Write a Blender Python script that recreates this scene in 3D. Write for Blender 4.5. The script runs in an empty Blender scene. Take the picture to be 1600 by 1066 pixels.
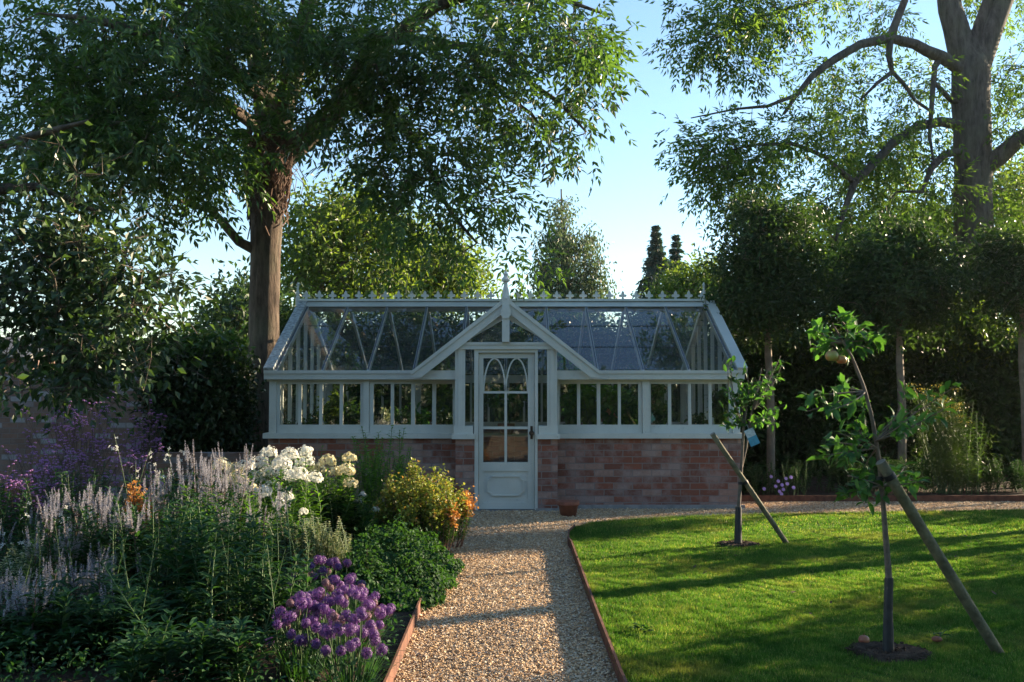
import bpy, math, random
import numpy as np
from mathutils import Vector

SC = bpy.context.scene
COL = SC.collection
# ------------------------------------------------------------ camera, sky, sun, exposure
F = 1566.0
CH = 1.41
PITCH = math.atan(74.0 / F)
cp_, sp_ = math.cos(PITCH), math.sin(PITCH)
cam_d = bpy.data.cameras.new("camera"); cam = bpy.data.objects.new("camera", cam_d); COL.objects.link(cam)
cam_d.sensor_width = 36.0; cam_d.lens = F / 1600 * 36; cam_d.clip_start = 0.05; cam_d.clip_end = 2000
cam.location = (0, 0, CH); cam.rotation_euler = (math.pi / 2 + PITCH, 0, 0)
SC.camera = cam
SUN_AZ, SUN_EL = 62.0, 14.5           # azimuth to the right of the view direction (+Y), elevation
w = bpy.data.worlds.new("World"); SC.world = w; w.use_nodes = True
nt = w.node_tree; bg = nt.nodes["Background"]
sky = nt.nodes.new("ShaderNodeTexSky"); sky.sky_type = 'NISHITA'; sky.sun_disc = False
sky.sun_elevation = math.radians(SUN_EL); sky.sun_rotation = math.radians(SUN_AZ)
sky.air_density = 1.0; sky.dust_density = 0.0; sky.ozone_density = 2.2
nt.links.new(sky.outputs[0], bg.inputs[0]); bg.inputs[1].default_value = 0.080
sd = bpy.data.lights.new("sun", 'SUN'); sun = bpy.data.objects.new("sun", sd); COL.objects.link(sun)
sd.energy = 5.0; sd.angle = math.radians(0.5); sd.color = (1.0, 0.80, 0.56)
az, el = math.radians(SUN_AZ), math.radians(SUN_EL)
S = Vector((math.sin(az) * math.cos(el), math.cos(az) * math.cos(el), math.sin(el)))
sun.rotation_euler = S.to_track_quat('Z', 'Y').to_euler(); sun.location = (10, 10, 20)
SC.render.engine = 'CYCLES'
SC.view_settings.view_transform = 'Standard'; SC.view_settings.look = 'None'
SC.view_settings.gamma = 1.0; SC.view_settings.exposure = 1.98
SC.cycles.max_bounces = 8; SC.cycles.transparent_max_bounces = 24
SC.cycles.transmission_bounces = 6; SC.cycles.glossy_bounces = 3; SC.cycles.diffuse_bounces = 3

rnd = random.Random(7)
R = np.random.default_rng(11)

# ------------------------------------------------------------ photo measurements -> metres
def ray(px, py):
    u = (px - 800) / F; v = (533 - py) / F
    return u, cp_ - v * sp_, sp_ + v * cp_
def W(px, py, Y):
    d = ray(px, py); k = Y / d[1]
    return np.array((d[0] * k, Y, CH + d[2] * k))
def Gd(px, py, z=0.0):
    d = ray(px, py); k = (z - CH) / d[2]
    return np.array((d[0] * k, d[1] * k, z))
def X(px, Y): return W(px, 607, Y)[0]
def Z(py, Y): return W(800, py, Y)[2]

# ------------------------------------------------------------ object helpers
def tag(o, label=None, cat=None, group=None, kind=None):
    if label: o['label'] = label
    if cat: o['category'] = cat
    if group: o['group'] = group
    if kind: o['kind'] = kind
    return o
ORG = {}
def thing(name, loc, label, cat, group=None):
    o = bpy.data.objects.new(name, None); COL.objects.link(o); o.location = tuple(loc)
    o.empty_display_size = 0.2
    ORG[o.name] = np.array(loc, float)
    return tag(o, label, cat, group)
class MB:
    def __init__(self): self.v = []; self.f = []; self.n = 0
    def add(self, v, f):
        v = np.asarray(v, float).reshape(-1, 3)
        self.v.append(v)
        if isinstance(f, np.ndarray): self.f.append(f.astype(np.int64) + self.n)
        else:
            for q in f: self.f.append(np.array([q], np.int64) + self.n)
        self.n += len(v); return self
    def box(self, x0, x1, y0, y1, z0, z1):
        x0, x1 = min(x0, x1), max(x0, x1); y0, y1 = min(y0, y1), max(y0, y1); z0, z1 = min(z0, z1), max(z0, z1)
        v = [(x, y, z) for z in (z0, z1) for y in (y0, y1) for x in (x0, x1)]
        return self.add(v, np.array([(0, 2, 3, 1), (4, 5, 7, 6), (0, 1, 5, 4), (2, 6, 7, 3), (0, 4, 6, 2), (1, 3, 7, 5)]))
    def prism_y(self, pts, y0, y1):      # pts in (x,z), any simple polygon, extruded along y
        n = len(pts)
        a = sum(pts[i][0] * pts[(i + 1) % n][1] - pts[(i + 1) % n][0] * pts[i][1] for i in range(n))
        if a < 0: pts = pts[::-1]
        y0, y1 = min(y0, y1), max(y0, y1)
        v = [(x, y0, z) for x, z in pts] + [(x, y1, z) for x, z in pts]
        f = [tuple(range(n)), tuple(range(2 * n - 1, n - 1, -1))]
        f += [(i, n + i, n + (i + 1) % n, (i + 1) % n) for i in range(n)]
        return self.add(v, f)
    def prism_x(self, pts, x0, x1):      # pts in (y,z)
        n = len(pts); v = [(x0, y, z) for y, z in pts] + [(x1, y, z) for y, z in pts]
        f = [tuple(range(n)), tuple(range(2 * n - 1, n - 1, -1))]
        f += [(i, n + i, n + (i + 1) % n, (i + 1) % n) for i in range(n)]
        return self.add(v, f)
    def beam(self, a, b, w_, h_, up=(0, 0, 1)):   # rectangular bar from a to b
        a = Vector(a); b = Vector(b); t = (b - a).normalized(); s = t.cross(Vector(up)).normalized(); u = s.cross(t)
        v = []
        for p in (a, b):
            for i, j in ((-1, -1), (1, -1), (1, 1), (-1, 1)):
                v.append(tuple(p + s * (i * w_ / 2) + u * (j * h_ / 2)))
        return self.add(v, np.array([(0, 1, 2, 3), (7, 6, 5, 4), (0, 4, 5, 1), (1, 5, 6, 2), (2, 6, 7, 3), (3, 7, 4, 0)]))
    def strip(self, pts, wd, y0, y1, closed=False):   # bent strip in the xz plane
        P = [np.array(p, float) for p in pts]; n = len(P); L = []; Rr = []
        for i in range(n):
            a = P[i - 1] if (i > 0 or closed) else P[i]; b = P[(i + 1) % n] if (i < n - 1 or closed) else P[i]
            t = b - a; t /= np.linalg.norm(t) + 1e-9; nn = np.array((-t[1], t[0]))
            L.append(P[i] + nn * wd / 2); Rr.append(P[i] - nn * wd / 2)
        v = [(p[0], y, p[1]) for y in (y0, y1) for p in L + Rr]; m = 2 * n; f = []
        for i in range(n if closed else n - 1):
            j = (i + 1) % n
            f += [(i, j, n + j, n + i), (m + i, m + n + i, m + n + j, m + j), (i, m + i, m + j, j), (n + i, n + j, m + n + j, m + n + i)]
        if not closed: f += [(0, n, m + n, m), (n - 1, m + n - 1, m + 2 * n - 1, 2 * n - 1)]
        return self.add(v, np.array(f))
    def tube(self, pts, rad, k=6, cap=True):
        P = np.asarray(pts, float); n = len(P)
        r = np.full(n, rad, float) if np.isscalar(rad) else np.asarray(rad, float)
        T = np.gradient(P, axis=0); T /= np.linalg.norm(T, axis=1)[:, None] + 1e-9
        d = P[-1] - P[0]; ref = np.eye(3)[int(np.argmin(np.abs(d)))]
        U = np.cross(T, ref); U /= np.linalg.norm(U, axis=1)[:, None] + 1e-9; V = np.cross(T, U)
        a = np.arange(k) * 2 * math.pi / k
        ring = P[:, None, :] + r[:, None, None] * (np.cos(a)[None, :, None] * U[:, None, :] + np.sin(a)[None, :, None] * V[:, None, :])
        i = np.arange(n - 1)[:, None] * k; j = np.arange(k)[None, :]; j2 = (j + 1) % k
        f = np.stack([i + j, i + j2, i + k + j2, i + k + j], -1).reshape(-1, 4)
        self.add(ring.reshape(-1, 3), f)
        if cap and k > 3:
            m = self.n - n * k
            self.f.append(np.array([[m + q for q in range(k)][::-1]])); self.f.append(np.array([[m + (n - 1) * k + q for q in range(k)]]))
        return self
    def lathe(self, prof, c, k=20):
        n = len(prof); a = np.arange(k) * 2 * math.pi / k
        v = np.array([[c[0] + r * math.cos(t), c[1] + r * math.sin(t), c[2] + z] for r, z in prof for t in a])
        i = np.arange(n - 1)[:, None] * k; j = np.arange(k)[None, :]; j2 = (j + 1) % k
        return self.add(v, np.stack([i + j, i + j2, i + k + j2, i + k + j], -1).reshape(-1, 4))
    def leaves(self, base, d, nrm, L, Wd, fold=0.15, shape=0.42):
        base = np.asarray(base, float); N = len(base)
        if N == 0: return self
        d = d / (np.linalg.norm(d, axis=1)[:, None] + 1e-9)
        s = np.cross(d, nrm); s /= np.linalg.norm(s, axis=1)[:, None] + 1e-9
        nn = np.cross(s, d)
        L = np.broadcast_to(np.asarray(L, float), (N,))[:, None]; Wd = np.broadcast_to(np.asarray(Wd, float), (N,))[:, None]
        mid = base + d * L * shape + nn * (Wd * fold)
        tip = base + d * L - nn * (L * 0.10)
        v = np.stack([base, mid + s * Wd / 2, tip, mid - s * Wd / 2], 1).reshape(-1, 3)
        i = np.arange(N)[:, None] * 4
        f = np.concatenate([i + np.array([[0, 1, 2]]), i + np.array([[0, 2, 3]])])
        return self.add(v, f)
    def leaves6(self, base, d, nrm, L, Wd, fold=0.12, bend=0.25):    # rounder, bent leaves for near plants
        base = np.asarray(base, float); N = len(base)
        if N == 0: return self
        d = d / (np.linalg.norm(d, axis=1)[:, None] + 1e-9)
        s = np.cross(d, nrm); s /= np.linalg.norm(s, axis=1)[:, None] + 1e-9
        nn = np.cross(s, d)
        L = np.broadcast_to(np.asarray(L, float), (N,))[:, None]; Wd = np.broadcast_to(np.asarray(Wd, float), (N,))[:, None]
        m1 = base + d * L * 0.30; m2 = base + d * L * 0.68 - nn * L * bend * 0.3; tip = base + d * L * 0.97 - nn * L * bend
        fu = nn * (Wd * fold)
        v = np.stack([base, m1 + s * Wd * .46 + fu, m2 + s * Wd * .40 + fu, tip, m2 - s * Wd * .40 + fu, m1 - s * Wd * .46 + fu, m1, m2], 1).reshape(-1, 3)
        i = np.arange(N)[:, None] * 8
        f3 = np.concatenate([i + np.array([[0, 1, 6]]), i + np.array([[0, 6, 5]]), i + np.array([[7, 2, 3]]), i + np.array([[7, 3, 4]])])
        f4 = np.concatenate([i + np.array([[6, 1, 2, 7]]), i + np.array([[5, 6, 7, 4]])])
        n0 = self.n; self.add(v, f3); self.f.append(f4 + n0); return self
    def build(self, name, mat, parent=None, loc=None, smooth=False):
        me = bpy.data.meshes.new(name)
        V = np.concatenate(self.v) if self.v else np.zeros((0, 3))
        p = parent
        while p is not None and p.parent is not None: p = p.parent
        off = ORG[p.name] if (p is not None and p.name in ORG) else (np.array(loc, float) if loc is not None else np.zeros(3))
        V = V - off
        me.vertices.add(len(V)); me.vertices.foreach_set('co', V.astype(np.float32).ravel())
        loops = np.concatenate([f.ravel() for f in self.f]); sizes = np.concatenate([np.full(len(f), f.shape[1]) for f in self.f])
        me.loops.add(len(loops)); me.loops.foreach_set('vertex_index', loops.astype(np.int32))
        me.polygons.add(len(sizes)); st = np.concatenate([[0], np.cumsum(sizes)[:-1]])
        me.polygons.foreach_set('loop_start', st.astype(np.int32))
        me.polygons.foreach_set('use_smooth', np.full(len(sizes), bool(smooth)))
        me.update(calc_edges=True); me.validate()
        if mat is not None: me.materials.append(mat)
        o = bpy.data.objects.new(name, me); COL.objects.link(o)
        if parent is not None: o.parent = parent
        elif loc is not None:
            o.location = tuple(loc); ORG[o.name] = np.array(loc, float)
        return o
def copy_tree(o, parent=None):
    c = o.copy(); COL.objects.link(c)
    if parent is not None: c.parent = parent
    for ch in [q for q in bpy.data.objects if q.parent is o]: copy_tree(ch, c)
    return c
def unit(v): v = np.asarray(v, float); return v / (np.linalg.norm(v, axis=-1, keepdims=True) + 1e-9)
def rdir(n): return unit(R.normal(size=(n, 3)))

# ------------------------------------------------------------ materials
def newmat(name):
    m = bpy.data.materials.new(name); m.use_nodes = True; nt = m.node_tree; nt.nodes.clear()
    out = nt.nodes.new('ShaderNodeOutputMaterial'); return m, nt, out
def nd(nt, t, **kw):
    n = nt.nodes.new(t)
    for k, v in kw.items():
        if hasattr(n, k): setattr(n, k, v)
        else: n.inputs[k.replace('_', ' ')].default_value = v
    return n
def rampn(nt, fac, stops):
    r = nt.nodes.new('ShaderNodeValToRGB'); el = r.color_ramp.elements
    while len(el) < len(stops): el.new(0.5)
    for e, (p, c) in zip(el, stops): e.position = p; e.color = (*c, 1) if len(c) == 3 else c
    nt.links.new(fac, r.inputs[0]); return r.outputs[0]
def mixc(nt, fac, a, b, mode='MIX'):
    m = nt.nodes.new('ShaderNodeMix'); m.data_type = 'RGBA'; m.blend_type = mode
    for sock, val in ((m.inputs[0], fac), (m.inputs[6], a), (m.inputs[7], b)):
        if hasattr(val, 'is_linked'): nt.links.new(val, sock)
        elif isinstance(val, (int, float)): sock.default_value = val
        else: sock.default_value = (*val, 1)
    return m.outputs[2]
def bump(nt, h, strength, dist=0.01):
    b = nt.nodes.new('ShaderNodeBump'); b.inputs['Strength'].default_value = strength; b.inputs['Distance'].default_value = dist
    nt.links.new(h, b.inputs['Height']); return b.outputs[0]
def posn(nt):
    return nt.nodes.new('ShaderNodeNewGeometry').outputs['Position']
def noise(nt, scale, detail=4, rough=0.55, vec=None):
    n = nt.nodes.new('ShaderNodeTexNoise'); n.inputs['Scale'].default_value = scale; n.inputs['Detail'].default_value = detail
    n.inputs['Roughness'].default_value = rough
    nt.links.new(vec if vec is not None else posn(nt), n.inputs['Vector']); return n.outputs[0]
def leafmat(name, c1, c2, trans=0.45, rough=0.45, spec=0.35, tcol=None, c3=None):
    m, nt, out = newmat(name)
    g = nt.nodes.new('ShaderNodeNewGeometry')
    st = [(0.0, c1), (0.8, c2)] + ([(1.0, c3)] if c3 else [])
    base = rampn(nt, g.outputs['Random Per Island'], st)
    nz = noise(nt, 1.3, 3)
    v = rampn(nt, nz, [(0.3, (0.7, 0.7, 0.7)), (0.7, (1.15, 1.15, 1.1))])
    base = mixc(nt, 1.0, base, v, 'MULTIPLY')
    p = nd(nt, 'ShaderNodeBsdfPrincipled', Roughness=rough); p.inputs['Specular IOR Level'].default_value = spec
    nt.links.new(base, p.inputs['Base Color'])
    t = nt.nodes.new('ShaderNodeBsdfTranslucent')
    tc = mixc(nt, 1.0, base, tcol or (1.9, 2.0, 0.7), 'MULTIPLY'); nt.links.new(tc, t.inputs[0])
    mx = nt.nodes.new('ShaderNodeMixShader'); mx.inputs[0].default_value = trans
    nt.links.new(p.outputs[0], mx.inputs[1]); nt.links.new(t.outputs[0], mx.inputs[2]); nt.links.new(mx.outputs[0], out.inputs[0])
    return m
def simple(name, c, rough=0.6, var=0.15, scale=8, bumpn=0.0, bscale=40, spec=0.4, metal=0.0, c2=None, bd=0.004):
    m, nt, out = newmat(name)
    nz = noise(nt, scale, 5)
    c2 = c2 or tuple(x * (1 - var) for x in c)
    base = rampn(nt, nz, [(0.35, c2), (0.65, c)])
    p = nd(nt, 'ShaderNodeBsdfPrincipled', Roughness=rough); p.inputs['Specular IOR Level'].default_value = spec; p.inputs['Metallic'].default_value = metal
    nt.links.new(base, p.inputs['Base Color'])
    if bumpn: nt.links.new(bump(nt, noise(nt, bscale, 5), bumpn, bd), p.inputs['Normal'])
    nt.links.new(p.outputs[0], out.inputs[0]); return m

M = {}
def paint_mat():
    m, nt, out = newmat('painted_wood')
    a = noise(nt, 2.5, 6); b = noise(nt, 30, 6, .7)
    base = rampn(nt, a, [(0.3, (0.47, 0.485, 0.43)), (0.7, (0.59, 0.60, 0.535))])
    dirt = rampn(nt, b, [(0.60, (0, 0, 0)), (0.74, (1, 1, 1))])
    base = mixc(nt, nt_scale(nt, dirt, 0.6), base, (0.20, 0.22, 0.18))
    sz = nt.nodes.new('ShaderNodeSeparateXYZ'); nt.links.new(posn(nt), sz.inputs[0])
    p = nd(nt, 'ShaderNodeBsdfPrincipled', Roughness=0.5)
    nt.links.new(base, p.inputs['Base Color'])
    mp = nt.nodes.new('ShaderNodeMapping'); mp.inputs['Scale'].default_value = (40, 40, 6); nt.links.new(posn(nt), mp.inputs[0])
    nt.links.new(bump(nt, noise(nt, 1, 4, .6, mp.outputs[0]), 0.25, 0.002), p.inputs['Normal'])
    nt.links.new(p.outputs[0], out.inputs[0]); return m
def nt_scale(nt, s, k):
    m = nt.nodes.new('ShaderNodeMath'); m.operation = 'MULTIPLY'; m.inputs[1].default_value = k; nt.links.new(s, m.inputs[0]); return m.outputs[0]
M['paint'] = paint_mat()
M['lead'] = simple('lead_flashing', (0.10, 0.115, 0.13), 0.5, .4, 20)
M['verge'] = simple('weathered_verge_paint', (0.50, 0.54, 0.52), 0.7, .6, 25, .4, 60)
def brick_mat(name, c1, c2, c3, mortar, white=0.5, sc=1.0):
    m, nt, out = newmat(name)
    sx = nt.nodes.new('ShaderNodeSeparateXYZ'); nt.links.new(posn(nt), sx.inputs[0])
    ad = nt.nodes.new('ShaderNodeMath'); ad.operation = 'ADD'; nt.links.new(sx.outputs[0], ad.inputs[0]); nt.links.new(sx.outputs[1], ad.inputs[1])
    # slight irregularity in the courses
    cb = nt.nodes.new('ShaderNodeCombineXYZ'); nt.links.new(ad.outputs[0], cb.inputs[0]); nt.links.new(sx.outputs[2], cb.inputs[1])
    wob = nt.nodes.new('ShaderNodeTexNoise'); wob.inputs['Scale'].default_value = 9; nt.links.new(cb.outputs[0], wob.inputs['Vector'])
    vm = nt.nodes.new('ShaderNodeVectorMath'); vm.operation = 'MULTIPLY_ADD'; vm.inputs[1].default_value = (.012, .012, 0)
    nt.links.new(wob.outputs['Color'], vm.inputs[0]); nt.links.new(cb.outputs[0], vm.inputs[2])
    def br(a, b, mo):
        t = nt.nodes.new('ShaderNodeTexBrick'); t.inputs['Color1'].default_value = (*a, 1); t.inputs['Color2'].default_value = (*b, 1); t.inputs['Mortar'].default_value = (*mo, 1)
        t.inputs['Scale'].default_value = 1; t.inputs['Mortar Size'].default_value = 0.006; t.inputs['Mortar Smooth'].default_value = 0.25
        t.inputs['Brick Width'].default_value = 0.225 * sc; t.inputs['Row Height'].default_value = 0.0765 * sc; t.offset = 0.5
        t.inputs['Bias'].default_value = 0.0; nt.links.new(vm.outputs[0], t.inputs['Vector']); return t
    t = br(c1, c2, mortar)
    # second brick value picks out odd bricks
    t2 = br((0, 0, 0), (1, 1, 1), (0, 0, 0)); t2.inputs['Color1'].default_value = (0, 0, 0, 1)
    odd = rampn(nt, t2.outputs[0], [(0.72, (0, 0, 0)), (0.80, (1, 1, 1))])
    base = mixc(nt, nt_scale(nt, odd, 0.8), t.outputs[0], c3)
    base = mixc(nt, rampn(nt, noise(nt, 30, 6, .7), [(0.35, (0, 0, 0)), (0.8, (.55, .55, .55))]), base, (0.13, 0.09, 0.075))
    wn = rampn(nt, noise(nt, 3.2, 8, .68), [(0.46, (0, 0, 0)), (0.62, (1, 1, 1))])
    base = mixc(nt, nt_scale(nt, wn, white), base, (0.42, 0.37, 0.35))
    base = mixc(nt, t.outputs[1], base, mortar)
    p = nd(nt, 'ShaderNodeBsdfPrincipled', Roughness=0.9); p.inputs['Specular IOR Level'].default_value = .2
    nt.links.new(base, p.inputs['Base Color'])
    inv = nt.nodes.new('ShaderNodeMath'); inv.operation = 'SUBTRACT'; inv.inputs[0].default_value = 1; nt.links.new(t.outputs[1], inv.inputs[1])
    h = nt.nodes.new('ShaderNodeMath'); h.operation = 'MULTIPLY_ADD'; h.inputs[1].default_value = .4
    nt.links.new(noise(nt, 60, 5, .7), h.inputs[0]); nt.links.new(inv.outputs[0], h.inputs[2])
    nt.links.new(bump(nt, h.outputs[0], .8, .006), p.inputs['Normal'])
    nt.links.new(p.outputs[0], out.inputs[0]); return m
M['brick'] = brick_mat('reclaimed_brick', (0.27, 0.088, 0.05), (0.12, 0.055, 0.042), (0.38, 0.24, 0.19), (0.22, 0.18, 0.16), .38)
M['brick_old'] = brick_mat('old_wall_brick', (0.24, 0.135, 0.10), (0.16, 0.105, 0.085), (0.36, 0.36, 0.38), (0.20, 0.165, 0.15), .15)
M['stone'] = simple('plinth_concrete', (0.30, 0.29, 0.27), .9, .35, 12, .6, 50)
def glass_mat(nm='roof_glass', d0=.03, d1=.13, kk=.95):
    m, nt, out = newmat(nm)
    tr = nt.nodes.new('ShaderNodeBsdfTransparent'); tr.inputs[0].default_value = (0.95, 0.97, 0.96, 1)
    gl = nt.nodes.new('ShaderNodeBsdfGlossy'); gl.inputs['Roughness'].default_value = 0.02; gl.inputs[0].default_value = (.95, .97, 1, 1)
    nt.links.new(bump(nt, noise(nt, 2.2, 2), 0.15, 0.004), gl.inputs['Normal'])
    fr = nt.nodes.new('ShaderNodeFresnel'); fr.inputs[0].default_value = 1.52
    k = nt.nodes.new('ShaderNodeMath'); k.operation = 'MULTIPLY'; k.inputs[1].default_value = kk; nt.links.new(fr.outputs[0], k.inputs[0])
    mx = nt.nodes.new('ShaderNodeMixShader'); nt.links.new(k.outputs[0], mx.inputs[0]); nt.links.new(tr.outputs[0], mx.inputs[1]); nt.links.new(gl.outputs[0], mx.inputs[2])
    df = nt.nodes.new('ShaderNodeBsdfDiffuse'); df.inputs[0].default_value = (.32, .36, .34, 1)
    dt = rampn(nt, noise(nt, 5, 8, .75), [(0.35, (d0, d0, d0)), (0.75, (d1, d1, d1))])
    m2 = nt.nodes.new('ShaderNodeMixShader'); nt.links.new(dt, m2.inputs[0]); nt.links.new(mx.outputs[0], m2.inputs[1]); nt.links.new(df.outputs[0], m2.inputs[2])
    nt.links.new(m2.outputs[0], out.inputs[0]); return m
M['glass'] = glass_mat(); M['pane'] = glass_mat('window_glass', .0, .03, 1.0)
def bark_mat(name, a, b, scale=6):
    m, nt, out = newmat(name)
    mp = nt.nodes.new('ShaderNodeMapping'); mp.inputs['Scale'].default_value = (scale, scale, scale * .22); nt.links.new(posn(nt), mp.inputs[0])
    n1 = noise(nt, 1.5, 8, .7, mp.outputs[0]); n2 = noise(nt, 2.0, 4)
    base = rampn(nt, n1, [(0.35, a), (0.65, b)])
    base = mixc(nt, rampn(nt, n2, [(0.45, (0, 0, 0)), (0.75, (.55, .55, .55))]), base, (0.13, 0.13, 0.085))
    p = nd(nt, 'ShaderNodeBsdfPrincipled', Roughness=.9); p.inputs['Specular IOR Level'].default_value = .2
    nt.links.new(base, p.inputs['Base Color']); nt.links.new(bump(nt, n1, 1.0, .06), p.inputs['Normal'])
    nt.links.new(p.outputs[0], out.inputs[0]); return m
M['bark'] = bark_mat('ash_bark', (0.045, 0.034, 0.026), (0.16, 0.12, 0.09), 9)
M['bark_r'] = bark_mat('grey_bark', (0.05, 0.042, 0.038), (0.15, 0.13, 0.115), 8)
M['twig'] = simple('young_bark', (0.17, 0.135, 0.10), .8, .4, 30, .3, 60)
M['paletrunk'] = simple('standard_trunk_bark', (0.24, 0.19, 0.135), .85, .35, 12, .4, 50)
M['stem'] = simple('green_stem', (0.07, 0.13, 0.035), .6, .3, 10)
M['redstem'] = simple('dark_red_stem', (0.10, 0.06, 0.045), .6, .3, 10)
M['root'] = simple('dead_ivy_stems', (0.13, 0.075, 0.05), .9, .5, 20)
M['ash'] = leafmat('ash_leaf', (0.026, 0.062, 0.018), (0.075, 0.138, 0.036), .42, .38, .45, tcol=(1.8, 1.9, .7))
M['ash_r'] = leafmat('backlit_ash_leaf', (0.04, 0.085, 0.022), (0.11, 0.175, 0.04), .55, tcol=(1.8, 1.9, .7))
M['broad'] = leafmat('broad_leaf', (0.024, 0.050, 0.020), (0.06, 0.105, 0.042), .32, .38, .45)
M['farleaf'] = leafmat('garden_tree_leaf', (0.055, 0.10, 0.02), (0.125, 0.18, 0.04), .5, tcol=(1.8, 1.8, .7))
M['birch'] = leafmat('birch_leaf', (0.055, 0.095, 0.045), (0.13, 0.17, 0.085), .35, tcol=(1.2, 1.3, .8))
M['conifer'] = leafmat('conifer_needle', (0.02, 0.05, 0.04), (0.05, 0.10, 0.065), .15)
M['bay'] = leafmat('evergreen_leaf', (0.02, 0.045, 0.017), (0.052, 0.095, 0.030), .3, .45, .3)
M['hedge'] = leafmat('hedge_leaf', (0.018, 0.045, 0.014), (0.045, 0.09, 0.024), .3)
M['ivy'] = leafmat('ivy_leaf', (0.010, 0.028, 0.008), (0.025, 0.055, 0.014), .15, .4)
M['apple_leaf'] = leafmat('apple_leaf', (0.03, 0.09, 0.028), (0.075, 0.18, 0.045), .35, .5, .25)
M['phlox_leaf'] = leafmat('phlox_leaf', (0.045, 0.12, 0.02), (0.11, 0.22, 0.035), .45, .55, .2)
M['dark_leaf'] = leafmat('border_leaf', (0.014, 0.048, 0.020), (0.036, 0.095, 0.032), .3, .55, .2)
M['geran'] = leafmat('cranesbill_leaf', (0.016, 0.05, 0.018), (0.042, 0.10, 0.03), .3, .65, .12)
M['euph_leaf'] = leafmat('spurge_leaf', (0.03, 0.075, 0.02), (0.07, 0.14, 0.03), .35)
M['euph_y'] = leafmat('spurge_bract', (0.14, 0.22, 0.035), (0.34, 0.36, 0.07), .4, tcol=(1.2, 1.15, .7), c3=(0.48, 0.26, 0.08))
M['euph_o'] = leafmat('orange_bract', (0.42, 0.19, 0.06), (0.55, 0.30, 0.09), .4, tcol=(1.2, 1.0, .7))
M['silver'] = leafmat('pale_variegated_leaf', (0.16, 0.22, 0.10), (0.38, 0.40, 0.26), .35, tcol=(1.2, 1.2, .8))
M['white'] = leafmat('white_petal', (0.74, 0.74, 0.68), (0.85, 0.84, 0.78), .35, tcol=(1, 1, .95))
M['cream'] = leafmat('cream_petal', (0.66, 0.60, 0.36), (0.80, 0.74, 0.50), .35, tcol=(1, 1, .9))
M['spire'] = leafmat('grey_lilac_floret', (0.26, 0.25, 0.28), (0.46, 0.445, 0.49), .3, tcol=(1, 1, 1))
M['verb'] = leafmat('violet_floret', (0.34, 0.15, 0.38), (0.50, 0.25, 0.52), .35, tcol=(1.1, 1, 1.2))
M['allium'] = leafmat('allium_floret', (0.10, 0.042, 0.18), (0.22, 0.095, 0.30), .3, tcol=(1.1, 1, 1.1))
M['allium_old'] = leafmat('faded_allium_floret', (0.14, 0.07, 0.10), (0.30, 0.17, 0.20), .3, tcol=(1.1, 1, 1.1))
M['aster'] = leafmat('lilac_petal', (0.40, 0.30, 0.72), (0.52, 0.40, 0.80), .3, tcol=(1, 1, 1))
M['fennel'] = leafmat('fennel_frond', (0.03, 0.065, 0.02), (0.07, 0.115, 0.03), .35)
M['umbel'] = leafmat('yellow_umbel', (0.28, 0.26, 0.06), (0.40, 0.34, 0.08), .4, tcol=(1.1, 1.1, .7))
M['soil'] = simple('dark_soil', (0.085, 0.060, 0.043), .95, .5, 15, 1.0, 50, .1, bd=.03)
M['corten'] = simple('rusted_steel', (0.17, 0.072, 0.042), .8, .5, 12, .3, 60, .3)
M['terracotta'] = simple('terracotta', (0.26, 0.10, 0.06), .85, .35, 14, .2, 60)
M['stake'] = simple('treated_pine', (0.17, 0.155, 0.085), .85, .45, 14, .9, 50, c2=(0.085, 0.08, 0.045), bd=.01)
M['stake_end'] = simple('weathered_pine_end', (0.30, 0.28, 0.23), .8, .3, 30)
M['rubber'] = simple('black_rubber', (0.015, 0.015, 0.016), .6, .2, 10)
M['guard'] = simple('dark_tree_guard', (0.045, 0.043, 0.04), .6, .4, 20, .5, 40)
M['brass'] = simple('dark_bronze', (0.08, 0.06, 0.045), .45, .2, 10, metal=.7)
M['apple'] = simple('apple_skin', (0.42, 0.11, 0.04), .4, .1, 18, c2=(0.30, 0.30, 0.07))
M['apple_p'] = simple('fallen_apple_skin', (0.28, 0.07, 0.04), .4, .1, 22, c2=(0.36, 0.16, 0.08))
M['rot'] = simple('rotten_apple', (0.30, 0.10, 0.05), .7, .5, 40, .6, 60)
M['slate'] = simple('slate_roof', (0.20, 0.20, 0.19), .8, .4, 6, .5, 20)
M['timber'] = simple('bench_timber', (0.24, 0.20, 0.15), .8, .3, 8)
M['plastic'] = simple('black_plastic_pot', (0.03, 0.03, 0.03), .5, .2, 10)
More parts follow.
